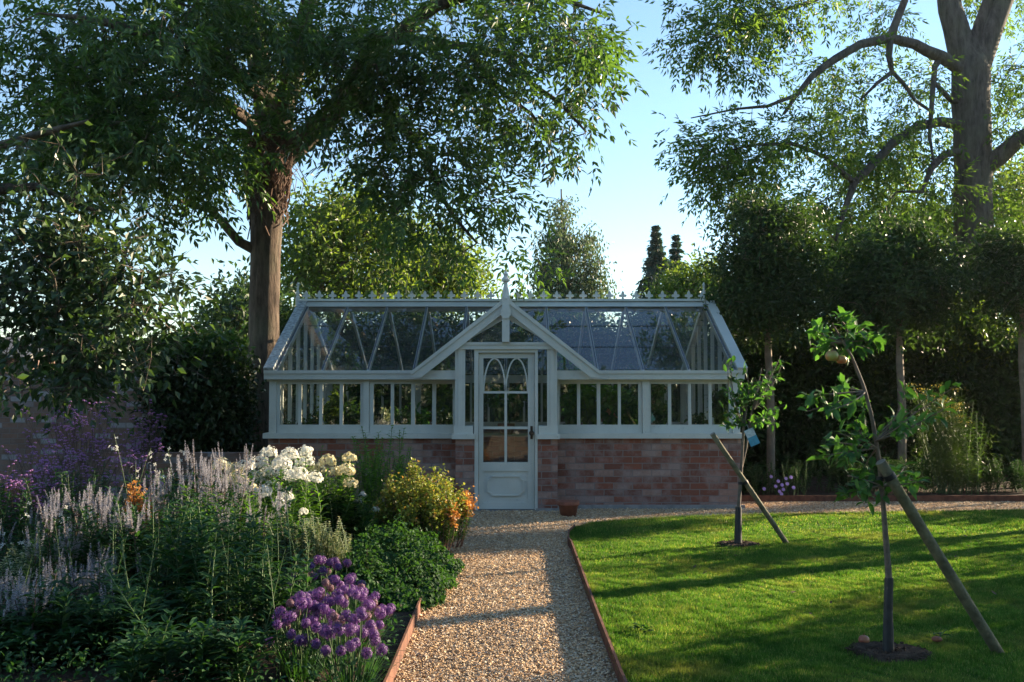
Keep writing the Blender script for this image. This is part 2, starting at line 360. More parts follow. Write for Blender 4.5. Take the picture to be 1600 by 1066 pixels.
def gravel_mat(name='gravel', stones=False):
    m, nt, out = newmat(name)
    p = nd(nt, 'ShaderNodeBsdfPrincipled', Roughness=.8); p.inputs['Specular IOR Level'].default_value = .3
    pal = [(0.0, (0.24, 0.14, 0.07)), (0.2, (0.48, 0.30, 0.15)), (0.42, (0.64, 0.43, 0.23)), (0.62, (0.72, 0.54, 0.33)), (0.8, (0.48, 0.37, 0.26)), (1.0, (0.88, 0.76, 0.56))]
    if stones:
        g = nt.nodes.new('ShaderNodeNewGeometry'); base = rampn(nt, g.outputs['Random Per Island'], pal)
    else:
        v = nt.nodes.new('ShaderNodeTexVoronoi'); v.inputs['Scale'].default_value = 75; nt.links.new(posn(nt), v.inputs['Vector'])
        s = nt.nodes.new('ShaderNodeSeparateColor'); nt.links.new(v.outputs['Color'], s.inputs[0])
        base = rampn(nt, s.outputs[0], [(a, tuple(q * .75 for q in c)) for a, c in pal])
        nt.links.new(bump(nt, v.outputs['Distance'], 1.0, -0.012), p.inputs['Normal'])
    big = rampn(nt, noise(nt, 1.5, 5), [(0.35, (.78, .78, .78)), (0.7, (1.08, 1.06, 1.02))])
    base = mixc(nt, 1.0, base, big, 'MULTIPLY')
    nt.links.new(base, p.inputs['Base Color']); nt.links.new(p.outputs[0], out.inputs[0]); return m
M['gravel'] = gravel_mat(); M['stone_bits'] = gravel_mat('gravel_stone', True)
def turf_mat():
    m, nt, out = newmat('turf')
    base = rampn(nt, noise(nt, 45, 6, .7), [(0.3, (0.03, 0.055, 0.012)), (0.7, (0.075, 0.13, 0.025))])
    p = nd(nt, 'ShaderNodeBsdfPrincipled', Roughness=.9); p.inputs['Specular IOR Level'].default_value = .1
    nt.links.new(base, p.inputs['Base Color']); nt.links.new(bump(nt, noise(nt, 90, 5), .8, .02), p.inputs['Normal'])
    nt.links.new(p.outputs[0], out.inputs[0]); return m
M['turf'] = turf_mat()
def blade_mat():
    m, nt, out = newmat('grass_blade')
    g = nt.nodes.new('ShaderNodeNewGeometry')
    a = rampn(nt, g.outputs['Random Per Island'], [(0.0, (0.036, 0.105, 0.013)), (0.7, (0.080, 0.195, 0.032)), (0.86, (0.12, 0.22, 0.045)), (1.0, (0.32, 0.32, 0.15))])
    b = rampn(nt, noise(nt, 2.6, 7, .68), [(0.34, (.5, .65, .55)), (0.52, (1, 1, 1)), (0.68, (1.75, 1.35, 1.35))])
    base = mixc(nt, 1.0, a, b, 'MULTIPLY')
    base = mixc(nt, rampn(nt, noise(nt, 1.15, 6, .65), [(0.52, (0, 0, 0)), (0.68, (.6, .6, .6))]), base, (0.23, 0.225, 0.075))
    p = nd(nt, 'ShaderNodeBsdfPrincipled', Roughness=.5); p.inputs['Specular IOR Level'].default_value = .25
    nt.links.new(base, p.inputs['Base Color'])
    t = nt.nodes.new('ShaderNodeBsdfTranslucent'); nt.links.new(mixc(nt, 1.0, base, (1.7, 1.6, .7), 'MULTIPLY'), t.inputs[0])
    mx = nt.nodes.new('ShaderNodeMixShader'); mx.inputs[0].default_value = .5
    nt.links.new(p.outputs[0], mx.inputs[1]); nt.links.new(t.outputs[0], mx.inputs[2]); nt.links.new(mx.outputs[0], out.inputs[0])
    return m
M['blade'] = blade_mat()

# ------------------------------------------------------------ ground, path, lawn
def sheet(pts, z, z0=None):
    mb = MB(); n = len(pts)
    if z0 is None: mb.add([(x, y, z) for x, y in pts], [tuple(range(n))])
    else:
        mb.add([(x, y, z0) for x, y in pts] + [(x, y, z) for x, y in pts], [tuple(range(n, 2 * n))] + [(i, (i + 1) % n, n + (i + 1) % n, n + i) for i in range(n)])
    return mb
tag(sheet([(-400, -400), (400, -400), (400, 400), (-400, 400)], -0.03).build('ground', M['turf']), kind='structure')
def inpoly(px, py, poly):
    ins = np.zeros(len(px), bool); n = len(poly)
    for i in range(n):
        x1, y1 = poly[i]; x2, y2 = poly[(i + 1) % n]
        c = ((y1 > py) != (y2 > py)) & (px < (x2 - x1) * (py - y1) / (y2 - y1 + 1e-12) + x1); ins ^= c
    return ins
def g2(px, py): q = Gd(px, py); return (q[0], q[1])
LZ = 0.055
def gl(px, py): q = Gd(px, py, LZ); return (q[0], q[1])
right_line = [gl(x, y) for x, y in ((1010, 1140), (972, 1060), (935, 965), (893, 850))]
k0 = (right_line[0][1] - 2.0); sl = (right_line[3][0] - right_line[0][0]) / (right_line[3][1] - right_line[0][1])
rl0 = (right_line[0][0] - sl * k0, 2.0)
curve = [gl(x, y) for x, y in ((888, 843), (889, 833), (898, 824), (925, 817), (980, 812), (1060, 808), (1180, 804), (1600, 797))]
lawn_poly = [rl0] + right_line[:4] + curve + [(12, curve[-1][1]), (16, curve[-1][1]), (16, -6), (rl0[0], -6)]
left_line = [g2(x, y) for x, y in ((575, 1150), (611, 1066), (657, 952), (697, 858), (718, 818))]
slL = (left_line[2][0] - left_line[0][0]) / (left_line[2][1] - left_line[0][1])
ll0 = (left_line[0][0] - slL * (left_line[0][1] - 2), 2.0)
bed_poly = [(-14, -6), (ll0[0], -6), ll0] + left_line + [(left_line[-1][0] - .35, 11.15), (-14, 11.15)]
path_poly = [(-16, -7), (16, -7), (16, 12.62), (-16, 12.62)]
tag(sheet(path_poly, 0.0, -.1).build('gravel_path', M['gravel']), kind='structure')
tag(sheet(lawn_poly, LZ - .012, -.05).build('lawn', M['turf']), kind='structure')
tag(sheet(bed_poly, 0.045, -.05).build('border_soil', M['soil']), kind='structure')
tag(sheet([(2.85, 12.61), (16, 12.61), (16, 19), (2.85, 19)], 0.05, -.05).build('back_bed_soil', M['soil']), kind='structure')
# loose stones
N = 125000
yy = 4.6 + (12.5 - 4.6) * R.random(N * 2) ** 1.25
xx = -0.55 * yy + R.random(N * 2) * 1.15 * yy
keep = ~inpoly(xx, yy, lawn_poly) & ~inpoly(xx, yy, bed_poly) & (xx < .53 * yy) & ~((yy > 11.8) & (xx < 2.75)) 
xx = xx[keep][:N]; yy = yy[keep][:N]; n = len(xx)
a = R.random(n) * 6.283; sz = (0.0038 + 0.0042 * R.random(n) ** 2) * (1 + (yy - 5) * .05)
ca, sa = np.cos(a), np.sin(a)
bx = np.array([(1, 0, 0), (0, 1, 0), (-1, 0, 0), (0, -1, 0), (0, 0, 1), (.7, .7, .5), (-.7, .6, .45), (-.6, -.7, .5), (.65, -.7, .5)], float)
bx = bx[None] * (1 + .35 * R.normal(size=(n, 9, 1))) * np.array([1.25, .85, .75])
vx = bx[..., 0] * ca[:, None] - bx[..., 1] * sa[:, None]; vy = bx[..., 0] * sa[:, None] + bx[..., 1] * ca[:, None]
tl = R.normal(size=n) * .35
V = np.stack([vx, vy, bx[..., 2] + vx * tl[:, None]], -1) * sz[:, None, None]
V += np.stack([xx, yy, np.full(n, .003) + R.random(n) * .006], -1)[:, None, :]
fs = np.array([(4, 5, 6), (4, 6, 7), (4, 7, 8), (4, 8, 5), (0, 1, 5), (5, 1, 6), (1, 2, 6), (6, 2, 7), (2, 3, 7), (7, 3, 8), (3, 0, 8), (8, 0, 5)])
mb = MB(); mb.add(V.reshape(-1, 3), (np.arange(n)[:, None, None] * 9 + fs[None]).reshape(-1, 3))
tag(mb.build('gravel_stones', M['stone_bits']), 'buff and brown loose gravel stones covering the path', 'gravel', kind='stuff')
# grass blades
def grass(n, y0, y1, h, wd, pw=1.0):
    yy = y0 + (y1 - y0) * R.random(n) ** pw; xx = (R.random(n) * 1.0) * .56 * yy
    k = inpoly(xx, yy, lawn_poly)
    for c, r in holes: k &= ((xx - c[0]) ** 2 + ((yy - c[1]) * 1.15) ** 2) > (r * (0.75 + .4 * R.random(n))) ** 2
    xx = xx[k]; yy = yy[k]; n = len(xx)
    patch = .85 + .25 * np.sin(xx * 3.1 + 1.3 * np.sin(yy * 2.3)) * np.sin(yy * 2.7 + xx) + .28 * np.sin(xx * 23 + 2 * np.sin(yy * 9)) * np.sin(yy * 19 + 2 * np.sin(xx * 11))
    b = np.stack([xx, yy, np.full(n, LZ - .015)], 1)
    d = np.stack([R.normal(size=n) * .38, R.normal(size=n) * .38, np.ones(n)], 1)
    return b, d, h * (.6 + .7 * R.random(n)) * patch, wd * (.7 + .6 * R.random(n))
T1 = Gd(1388, 1019, LZ); T2 = Gd(1153, 851, LZ)
holes = [(T1, .17), (T2 + np.array([-.02, 0, 0]), .15)]
mb = MB()
for args in ((290000, 4.7, 7.2, .030, .0036, .9), (230000, 7.0, 9.4, .030, .005, 1), (130000, 9.2, 12.0, .030, .0068, 1)):
    b, d, h, wd = grass(*args); mb.leaves(b, d, rdir(len(b)), h, wd, .1, .3)
tag(mb.build('lawn_grass', M['blade']), 'short mown green grass of the lawn', 'grass', kind='stuff')
# longer tufts at the lawn edge
def along(poly, n):
    P = np.array(poly); s = np.linalg.norm(np.diff(P, axis=0), axis=1); c = np.concatenate([[0], np.cumsum(s)]); t = R.random(n) * c[-1]
    return np.stack([np.interp(t, c, P[:, 0]), np.interp(t, c, P[:, 1])], 1)
e = along([rl0] + right_line + curve, 16000)
mb = MB(); b = np.concatenate([e + R.normal(size=e.shape) * .012 + np.array([.035, 0]), np.full((len(e), 1), LZ - .02)], 1)
mb.leaves(b, np.stack([R.normal(size=len(b)) * .5 - .15, R.normal(size=len(b)) * .5, np.ones(len(b))], 1), rdir(len(b)), .02 + .035 * R.random(len(b)), .004)
tag(mb.build('edge_grass', M['blade']), 'ragged fringe of grass along the lawn edging', 'grass', kind='stuff')
# steel edgings
def edging(pts, z0, z1, t, label):
    P = [np.array(p) for p in pts]; mb = MB(); L = []; Rr = []
    for i in range(len(P)):
        tt = P[min(i + 1, len(P) - 1)] - P[max(i - 1, 0)]; tt /= np.linalg.norm(tt); nn = np.array((-tt[1], tt[0])) * t / 2
        L.append(P[i] + nn); Rr.append(P[i] - nn)
    n = len(P); v = [(p[0], p[1], z) for z in (z0, z1) for p in L + Rr]; m = 2 * n; f = []
    for i in range(n - 1):
        f += [(m + i, m + n + i, m + n + i + 1, m + i + 1), (i, m + i, m + i + 1, i + 1), (n + i, n + i + 1, m + n + i + 1, m + n + i)]
    f += [(0, n, m + n, m), (n - 1, m + n - 1, m + 2 * n - 1, 2 * n - 1)]
    mb.add(v, np.array(f)); o = mb.build('steel_edging', M['corten'])
    return tag(o, label, 'lawn edging')
edging([rl0] + right_line + curve[:3], -.05, .082, .014, 'rusty steel edging strip holding the lawn beside the path')
edging([(p[0] + .006, p[1]) for p in [ll0] + left_line], -.05, .085, .012, 'rusty steel edging strip between flower border and gravel path')
edging([(2.85, 12.6), (16, 12.6)], -.05, .075, .02, 'long rusty steel edging along the back bed right of the greenhouse')
for c, r, nm in ((T1, .2, 'near'), (T2, .17, 'far')):
    mb = MB(); k = 26; v = [(c[0], c[1], LZ + .0)]; 
    for ring, (rr, zz) in enumerate(((.35, .006), (.75, .012), (1.15, -.012))):
        for i in range(k):
            a_ = i / k * 6.283; q = r * rr * (1 + .12 * math.sin(3 * a_ + ring) + .08 * rnd.random())
            v.append((c[0] + q * math.cos(a_), c[1] + q * .85 * math.sin(a_), LZ + zz + .012 * rnd.random() * (ring < 2)))
    f = [(0, 1 + i, 1 + (i + 1) % k) for i in range(k)]
    for ring in range(2):
        for i in range(k):
            j = (i + 1) % k; o1 = 1 + ring * k; o2 = o1 + k; f.append((o1 + i, o2 + i, o2 + j, o1 + j))
    mb.add(v, f)
    # crumbs of earth
    m_ = 260; aa = R.random(m_) * 6.283; rr = r * np.sqrt(R.random(m_)) * 1.05
    for q in range(m_):
        s_ = .004 + .008 * rnd.random(); cx, cy, cz = c[0] + rr[q] * math.cos(aa[q]), c[1] + .85 * rr[q] * math.sin(aa[q]), LZ + .012
        o8 = np.array([(1, 0, 0), (0, 1, 0), (-1, 0, 0), (0, -1, 0), (0, 0, .8), (0, 0, -.8)]) * s_ * (1 + .4 * R.normal(size=(6, 1))) + (cx, cy, cz)
        mb.add(o8, np.array([(0, 1, 4), (1, 2, 4), (2, 3, 4), (3, 0, 4), (1, 0, 5), (2, 1, 5), (3, 2, 5), (0, 3, 5)]))
    tag(mb.build('soil_patch', M['soil'], smooth=False), kind='structure')

# ------------------------------------------------------------ greenhouse
YW, YP, YD = 11.85, 11.58, 11.68       # main wall face, porch pier face, door face
CX = X(790.5, YW)
YR = 13.72; YB = 2 * YR - YW            # ridge and back wall
xl, xr = X(420, YW), X(1157, YW)
zs = Z(685, YW)                          # top of brickwork
gh = thing('greenhouse', (CX, YW, 0), 'pale blue-green painted timber greenhouse on a low brick wall, with gabled porch and ridge cresting', 'greenhouse')
pA, pB, pC, pD = X(712, YP), X(741.5, YP), X(840, YP), X(871, YP)
TH = .22
mb = MB()
mb.box(xl, pA + .02, YW, YW + TH, -.05, zs); mb.box(pD - .02, xr, YW, YW + TH, -.05, zs)
mb.box(xl, xl + TH, YW + TH, YB - TH, -.05, zs); mb.box(xr - TH, xr, YW + TH, YB - TH, -.05, zs)
mb.box(xl, xr, YB - TH, YB, -.05, zs); mb.build('brick_wall', M['brick'], gh)
for a_, b_ in ((pA, pB), (pC, pD)):
    mb = MB(); mb.box(a_, b_, YP, YW + TH + .01, -.05, Z(686, YP)); mb.build('brick_pier', M['brick'], gh)
mb = MB(); mb.box(pD, xr + .03, YW - .05, YW, -.05, .045); mb.build('plinth', M['stone'], gh); mb = MB(); mb.box(pC - .02, pD + .015, YP - .02, YP, -.05, .035)
mb.build('plinth', M['stone'], gh)
mb = MB(); mb.box(pB + .02, pC - .02, YP + .02, YW + .1, -.05, .012); mb.build('threshold', M['stone'], gh)
# sills
mb = MB()
mb.box(X(413, YW), pA, YW - .055, YW + .12, zs, Z(677, YW)); mb.build('sill', M['paint'], gh); mb = MB(); mb.box(pD, X(1160, YW), YW - .055, YW + .12, zs, Z(677, YW))
zp = Z(686, YP)
mb.build('sill', M['paint'], gh); mb = MB(); mb.box(X(413, YW), X(413, YW) + .12, YW + .12, YB, zs, Z(677, YW)); mb.build('sill', M['paint'], gh); mb = MB(); mb.box(X(1160, YW) - .12, X(1160, YW), YW + .12, YB, zs, Z(677, YW))
mb.build('sill', M['paint'], gh)
for a_, b_ in ((X(706.5, YP), X(742, YP)), (X(838.5, YP), X(874.5, YP))):
    mb = MB(); mb.box(a_, b_, YP - .045, YW - .002, zp, Z(678, YP)); mb.box(a_ + .02, b_ - .02, YP - .012, YW - .002, Z(678, YP), Z(666, YP)); mb.build('sill', M['paint'], gh)
zT, zE0, zE1 = Z(596, YW), Z(593, YW), Z(580, YW)
posts_px = [(420.5, 431.5), (567.5, 576.5), (1004, 1015), (1144.5, 1156)]
for a_, b_ in posts_px:
    mb = MB(); mb.box(X(a_, YW), X(b_, YW), YW + .005, YW + .10, Z(677, YW), zT + .02); mb.build('corner_post' if a_ in (420.5, 1144.5) else 'mullion_post', M['paint'], gh)
for a_, b_, y0, y1 in ((711, 726.5, YP, YW + .1), (855, 870.5, YP, YW + .1)):
    mb = MB(); mb.box(X(a_, YP), X(b_, YP), y0, y0 + .09, Z(666, YP), Z(546, YP))
    mb.box(X(a_ + 5, YP), X(b_ - 5, YP), y0 - .012, y0, Z(666, YP), Z(546, YP)); mb.build('porch_post', M['paint'], gh)
# opening lights
def casement(x0, x1, panes, parent):
    z0, z1 = Z(677, YW), zT; y = YW + .034
    mb = MB(); gz0, gz1 = Z(664, YW), Z(600, YW)
    P = [(X(a, YW), X(b, YW)) for a, b in panes]; X0, X1 = X(x0, YW), X(x1, YW)
    mb.box(X0, X1, y, y + .05, z0, gz0); mb.box(X0, X1, y, y + .05, gz1, z1)
    mb.box(X0, P[0][0], y + .001, y + .049, gz0, gz1); mb.box(P[-1][1], X1, y + .001, y + .049, gz0, gz1)
    for i in range(len(P) - 1): mb.box(P[i][1], P[i + 1][0], y + .004, y + .045, gz0, gz1)
    fr = mb.build('window', M['paint'], gh)
    g = MB(); g.box(P[0][0] - .005, P[-1][1] + .005, y + .022, y + .026, gz0 - .005, gz1 + .005); g.build('pane', M['pane'], fr)
casement(432, 567, [(436.5, 465), (470, 498), (503, 530), (535, 562.5)], gh)
casement(577, 711, [(583, 610), (615, 642), (648, 675), (681, 707.5)], gh)
casement(871, 1003.5, [(874.5, 902), (907, 933), (938.5, 966), (970.5, 998)], gh)
casement(1015.5, 1144, [(1017.5, 1044.5), (1049.5, 1076), (1081, 1108), (1113, 1140)], gh)
# eaves plate and gutter board
bl, brr = X(644, YP), X(937, YP)
for a_, b_ in ((X(414, YW), pA - .003), (pD + .003, X(1162, YW))):
    mb = MB(); mb.box(a_ + .02, b_, YW + .0, YW + .11, zT + .0, zE0); mb.box(a_, b_, YW - .06, YW + .05, zE0, zE1); mb.box(a_, b_, YW - .075, YW - .06, zE1 - .03, zE1 + .008)
    mb.build('eaves_board', M['paint'], gh)
mb = MB(); mb.box(X(414, YW), X(1162, YW), YB - .1, YB + .06, zT, zE1)
mb.box(X(420.5, YW), X(420.5, YW) + .08, YW + .11, YB - .1, zT, zE1); mb.box(X(1156, YW) - .08, X(1156, YW), YW + .11, YB - .1, zT, zE1); mb.build('wall_plate', M['paint'], gh)
# ridge
zR1, zR0 = Z(469, YR), Z(480.5, YR); rL, rR = X(466, YR), X(1101, YR)
mb = MB(); mb.box(rL, rR, YR - .03, YR + .03, zR0 - .06, zR1 - .02); mb.box(rL, rR, YR - .075, YR + .075, zR1 - .02, zR1 + .0)
mb.prism_x([(YR - .16, zR0), (YR - .14, zR0 - .0 + .015), (YR - .03, zR1 - .02), (YR - .03, zR1 - .055)], rL, rR)
mb.prism_x([(YR + .16, zR0), (YR + .14, zR0 + .015), (YR + .03, zR1 - .02), (YR + .03, zR1 - .055)][::-1], rL, rR)
mb.build('ridge_board', M['paint'], gh)
# cresting
def crest_shape(cx, z, s):
    pts = []
    def arc(ox, oz, r, a0, a1, n):
        for i in range(n + 1):
            t = math.radians(a0 + (a1 - a0) * i / n); pts.append((cx + (ox + r * math.cos(t)) * s, z + (oz + r * math.sin(t)) * s))
    pts.append((cx - .5 * s, z)); pts.append((cx - .32 * s, z + .03 * s)); pts.append((cx - .14 * s, z + .16 * s)); pts.append((cx - .10 * s, z + .32 * s))
    arc(-.30, .50, .155, 290, 80, 7)
    pts.append((cx - .16 * s, z + .66 * s)); pts.append((cx - .17 * s, z + .84 * s)); pts.append((cx, z + 1.12 * s))
    left = list(pts); right = [(2 * cx - x_, z_) for x_, z_ in left[:-1]][::-1]
    return left + right
n_ = 31; sp = (X(1098, YR) - X(477, YR)) / 30
for i in range(n_):
    cx_ = X(477, YR) + sp * i
    if i == 15: continue
    if i == 0:
        mb = MB(); mb.prism_y(crest_shape(cx_, zR1, .118), YR - .012, YR + .012); c0 = mb.build('crest_ornament', M['paint'], gh); cx0 = cx_
    else:
        c = c0.copy(); COL.objects.link(c); c.parent = gh; c.location = (cx_ - cx0, 0, 0)
mb = MB(); mb.box(rL + .02, rR - .02, YR - .013, YR + .013, zR1, zR1 + .016); mb.build('cresting_rail', M['paint'], gh)
for xx_ in (rL - .02, rR + .0):
    mb = MB(); h0 = Z(478, YR); mb.lathe([(.0, 0), (.03, 0), (.03, .12), (.018, .14), (.028, .17), (.018, .20), (.012, .26), (.022, .29), (.0, .33)], (xx_, YR - .0, h0), 10); mb.build('end_finial', M['paint'], gh)
# roof: rafters, verges, glass
zg0 = zE1 + .01; yg0 = YW - .05
zg1 = zR0 - .005; yg1 = YR - .14
slope = (zg1 - zg0) / (yg1 - yg0)
xi0, xi1 = X(433, YW), X(1147, YW)
NB = 10
for side in (1, -1):
    Yf = (lambda y: y) if side == 1 else (lambda y: 2 * YR - y)
    for i in range(NB + 1):
        xq = xi0 + (xi1 - xi0) * i / NB
        mb = MB(); a_ = (xq, Yf(yg0), zg0 + .004); b_ = (xq, Yf(yg1), zg1 + .004)
        mb.beam((a_[0], a_[1], a_[2] - .035), (b_[0], b_[1], b_[2] - .035), .03, .065)
        bar = mb.build('rafter', M['paint'], gh)
        mb = MB(); mb.beam((a_[0], a_[1], a_[2] + .006), (b_[0], b_[1], b_[2] + .006), .018, .010); mb.build('lead_cap', M['lead'], bar)
    g = MB()
    for i in range(NB):
        xa = xi0 + (xi1 - xi0) * i / NB + .004; xb = xi0 + (xi1 - xi0) * (i + 1) / NB - .004
        for k in range(3):
            t0, t1 = k / 3, (k + 1) / 3 + .006
            ya, yb = yg0 + (yg1 - yg0) * t0, yg0 + (yg1 - yg0) * min(t1, 1.0); za, zb = zg0 + slope * (ya - yg0), zg0 + slope * (yb - yg0) 
            off = .006 * 0; za += .005; zb -= .002 
            tl_ = rnd.uniform(-.002, .002)
            g.add([(xa, Yf(ya), za), (xb, Yf(ya), za + tl_), (xb, Yf(yb), zb + tl_), (xa, Yf(yb), zb)], np.array([(0, 1, 2, 3)]))
    g.build('roof_glass', M['glass'], gh)
    for k in (1, 2):
        yk = yg0 + (yg1 - yg0) * k / 3; mb = MB(); mb.beam((xi0, Yf(yk), zg0 + slope * (yk - yg0) + .006), (xi1, Yf(yk), zg0 + slope * (yk - yg0) + .004), .004, .003); mb.build('glass_lap', M['lead'], gh)
    for a_, b_ in ((xi0 - .075, rL + .0), (xi1 + .075, rR - .0)):
        xv = xi0 - .085 if a_ < 0 else xi1 + .085
        mb = MB(); mb.beam((xv, Yf(yg0 - .02), zg0 - .01), (xv, Yf(YR - .02), zR1 - .05), .12, .09); mb.build('verge_board', M['verge'] if a_ < 0 else M['paint'], gh)
# gable ends: glazed with upright bars above brick
for xe in (X(420.5, YW) + .04, X(1156, YW) - .04):
    mb = MB()
    for k in range(1, 8):
        y_ = YW + (YB - YW) * k / 8; zt_ = zg0 + slope * ((YR - abs(y_ - YR)) - yg0) - .06
        mb.box(xe - .022, xe + .022, y_ - .02, y_ + .02, Z(677, YW), max(zt_, zT))
    mb.build('end_wall_bars', M['paint'], gh)
    g = MB(); g.add([(xe, YW + .1, Z(677, YW)), (xe, YB - .1, Z(677, YW)), (xe, YB - .1, zE1), (xe, YR, zR0 - .08), (xe, YW + .1, zE1)], [(0, 1, 2, 3, 4)]); g.build('end_wall_glass', M['glass'], gh)
# back wall glazing
mb = MB()
for k in range(0, 21):
    x_ = xl + .05 + (xr - xl - .1) * k / 20; ww = .045 if k % 5 == 0 else .016
    mb.box(x_ - ww, x_ + ww, YB - .09, YB - .04, zs, zT)
mb.box(xl, xr, YB - .1, YB - .03, zs, zs + .07); bw = mb.build('back_window', M['paint'], gh)
g = MB(); g.box(xl + .05, xr - .05, YB - .066, YB - .062, zs, zT); g.build('pane', M['pane'], bw)
# porch gable
yb0 = YP - .06
apx, apz = X(790.5, yb0), Z(466, yb0)
lx, lz = X(643, yb0), Z(581, yb0)
rx2, rz2 = X(938, yb0), lz
tv = np.array((apx - lx, apz - lz)); tv /= np.linalg.norm(tv); nv = np.array((tv[1], -tv[0]))
for sgn in (-1, 1):
    def mir(p): return (p[0], p[1]) if sgn < 0 else (2 * apx - p[0], p[1])
    wdt = .115
    lo = (lx, lz); lo2 = (lx, lz - .065); lo3 = (lx + .11, lz - .065)
    ap2 = (apx, apz - wdt / abs(nv[1]) * 1.0)
    kk = (ap2[1] - lo3[1]) / (ap2[0] - lo3[0])
    mb = MB(); mb.prism_y([mir(p) for p in (lo, lo2, lo3, ap2, (apx, apz))], yb0, yb0 + .035)
    mb.prism_y([mir(p) for p in ((lo[0] - .01, lo[1] + .0), (lo[0] + .0, lo[1] - .035), (apx, apz - .04), (apx, apz + .014))], yb0 - .018, yb0)
    mb.build('bargeboard', M['paint'], gh)
    # inner raking glazing rail
    mb = MB(); a_ = mir((lx + .30, lz + .03)); 
    i0 = mir((X(713, yb0) + .05, Z(535, yb0) + .012)); i1 = mir((apx - .0, apz - wdt / abs(nv[1]) - .05))
    mb.beam((i0[0], yb0 + .09, i0[1]), (i1[0], yb0 + .09, i1[1]), .05, .07, up=(0, 1, 0)); mb.build('gable_rail', M['paint'], gh)
    # porch roof glass and its eave beam running back to the main roof
    g = MB(); zlow = lz - .01; yend_low = yg0 + (zlow - zg0) / slope; yend_top = yg0 + (apz - .03 - zg0) / slope
    pts = [(*mir((lx + .03, zlow)), yb0 + .03), (*mir((apx, apz - .03)), yb0 + .03), (*mir((apx, apz - .03)), min(yend_top, YR)), (*mir((lx + .03, zlow)), max(yend_low, yb0 + .05))]
    g.add([(p[0], p[2], p[1]) for p in pts], np.array([(0, 1, 2, 3)])); g.build('porch_roof_glass', M['glass'], gh)
    mb = MB()
    for t in (.35, .7):
        q = mir((lx + (apx - lx) * t, lz + (apz - lz) * t - .045)); mb.beam((q[0], yb0 + .03, q[1]), (q[0], min(yg0 + (q[1] - zg0) / slope, YR), q[1]), .025, .05)
    mb.build('porch_rafter', M['paint'], gh)
    # spandrel below the barge between post and eaves
    g = MB(); g.prism_y([mir(p) for p in ((lx + .16, Z(590, YP) + .0), (X(711, YP), Z(590, YP)), (X(711, YP), Z(546, YP)))], YP + .06, YP + .064); g.build('spandrel_pane', M['pane'], gh)
    mb = MB(); p0 = mir((lx + .10, Z(588, YP))); p1 = mir((X(711, YP), Z(588, YP))); mb.box(p0[0], p1[0], YP + .04, YP + .09, Z(593, YP), Z(579, YP))
    mb.build('spandrel_rail', M['paint'], gh)
    # side cheek of porch
    mb = MB(); xs_ = X(718 if sgn < 0 else 863, YP); mb.box(xs_ - .02, xs_ + .02, YP + .09, YW + .1, Z(560, YP), Z(546, YP)); mb.build('porch_side_rail', M['paint'], gh)
zt0, zt1 = Z(546, YP), Z(535, YP)
mb = MB(); mb.box(X(711, YP), X(871, YP), YP - .02, YP + .08, zt0, zt1); mb.box(X(709, YP), X(873, YP), YP - .032, YP - .02, zt1 - .03, zt1 - .004); mb.build('porch_lintel', M['paint'], gh)
kx0, kx1 = X(784.5, YP), X(796, YP); kc = (kx0 + kx1) / 2
mb = MB(); mb.box(kx0, kx1, yb0 - .03, yb0 + .05, zt1, apz + .02)
zo = Z(489, yb0)
mb.prism_y([(kc + .062 * math.cos(a) * 1.0, zo + .075 * math.sin(a)) for a in np.arange(8) * math.pi / 4 + math.pi / 8], yb0 - .05, yb0 - .03)
mb.build('king_post', M['paint'], gh)
mb = MB(); fz = apz + .0; sF = .0074
mb.lathe([(.046, 0), (.050, .02), (.042, .05), (.034, .12), (.019, .19), (.022, .205), (.046, .215), (.05, .235), (.030, .262), (.022, .28), (.030, .297), (.014, .32), (.0, .345)], (kc, yb0 + .01, fz - .02), 8)
mb.build('porch_finial', M['paint'], gh)
g = MB(); g.prism_y([(X(716, YP), zt1 + .0), (X(866, YP), zt1), (apx, apz - .12)], YP + .02, YP + .024); g.build('gable_pane', M['pane'], gh)
# sidelights and door frame
YF = YD - .02
for a_, b_ in ((726.5, 741), (840.5, 855)):
    g = MB(); g.box(X(a_, YP), X(b_, YP), YP + .05, YP + .054, Z(666, YP), zt0); g.build('sidelight_pane', M['pane'], gh)
mb = MB(); dfx0, dfx1 = X(741, YP), X(747.5, YP); dgx0, dgx1 = X(835.8, YP), X(840.5, YP)
mb.box(dfx0, dfx1, YP + .005, YP + .10, .012, zt0); mb.box(dgx0, dgx1, YP + .005, YP + .10, .012, zt0)
mb.box(dfx1, dgx0, YP + .006, YP + .099, Z(551, YP), zt0); mb.build('door_frame', M['paint'], gh)
# door
dr = MB(); Yd = YP + .045; dt = .045
def DX(px): return X(px, YP)
def DZ(py): return Z(py, YP)
zb = .02; tz = DZ(551) - .004; x0, x1 = DX(747.5) + .004, DX(835.8) - .004
dr.box(x0, DX(755), Yd, Yd + dt, zb, tz); dr.box(DX(825), x1, Yd, Yd + dt, zb, tz)
dr.box(DX(755), DX(825), Yd + .001, Yd + dt - .001, DZ(559.6), tz)
dr.box(DX(755), DX(825), Yd + .001, Yd + dt - .001, DZ(737), DZ(723)); dr.box(DX(755), DX(825), Yd + .001, Yd + dt - .001, zb, DZ(786))
dr.box(DX(755), DX(825), Yd + .014, Yd + dt - .01, DZ(786), DZ(737))
door = dr.build('door', M['paint'], gh)
mb = MB(); bw_ = .024
mb.box(DX(788.2), DX(792.2), Yd + .006, Yd + .036, DZ(723), DZ(611))
mb.box(DX(755), DX(825), Yd + .007, Yd + .035, DZ(615), DZ(611.5)); mb.box(DX(755), DX(825), Yd + .007, Yd + .035, DZ(671), DZ(667))
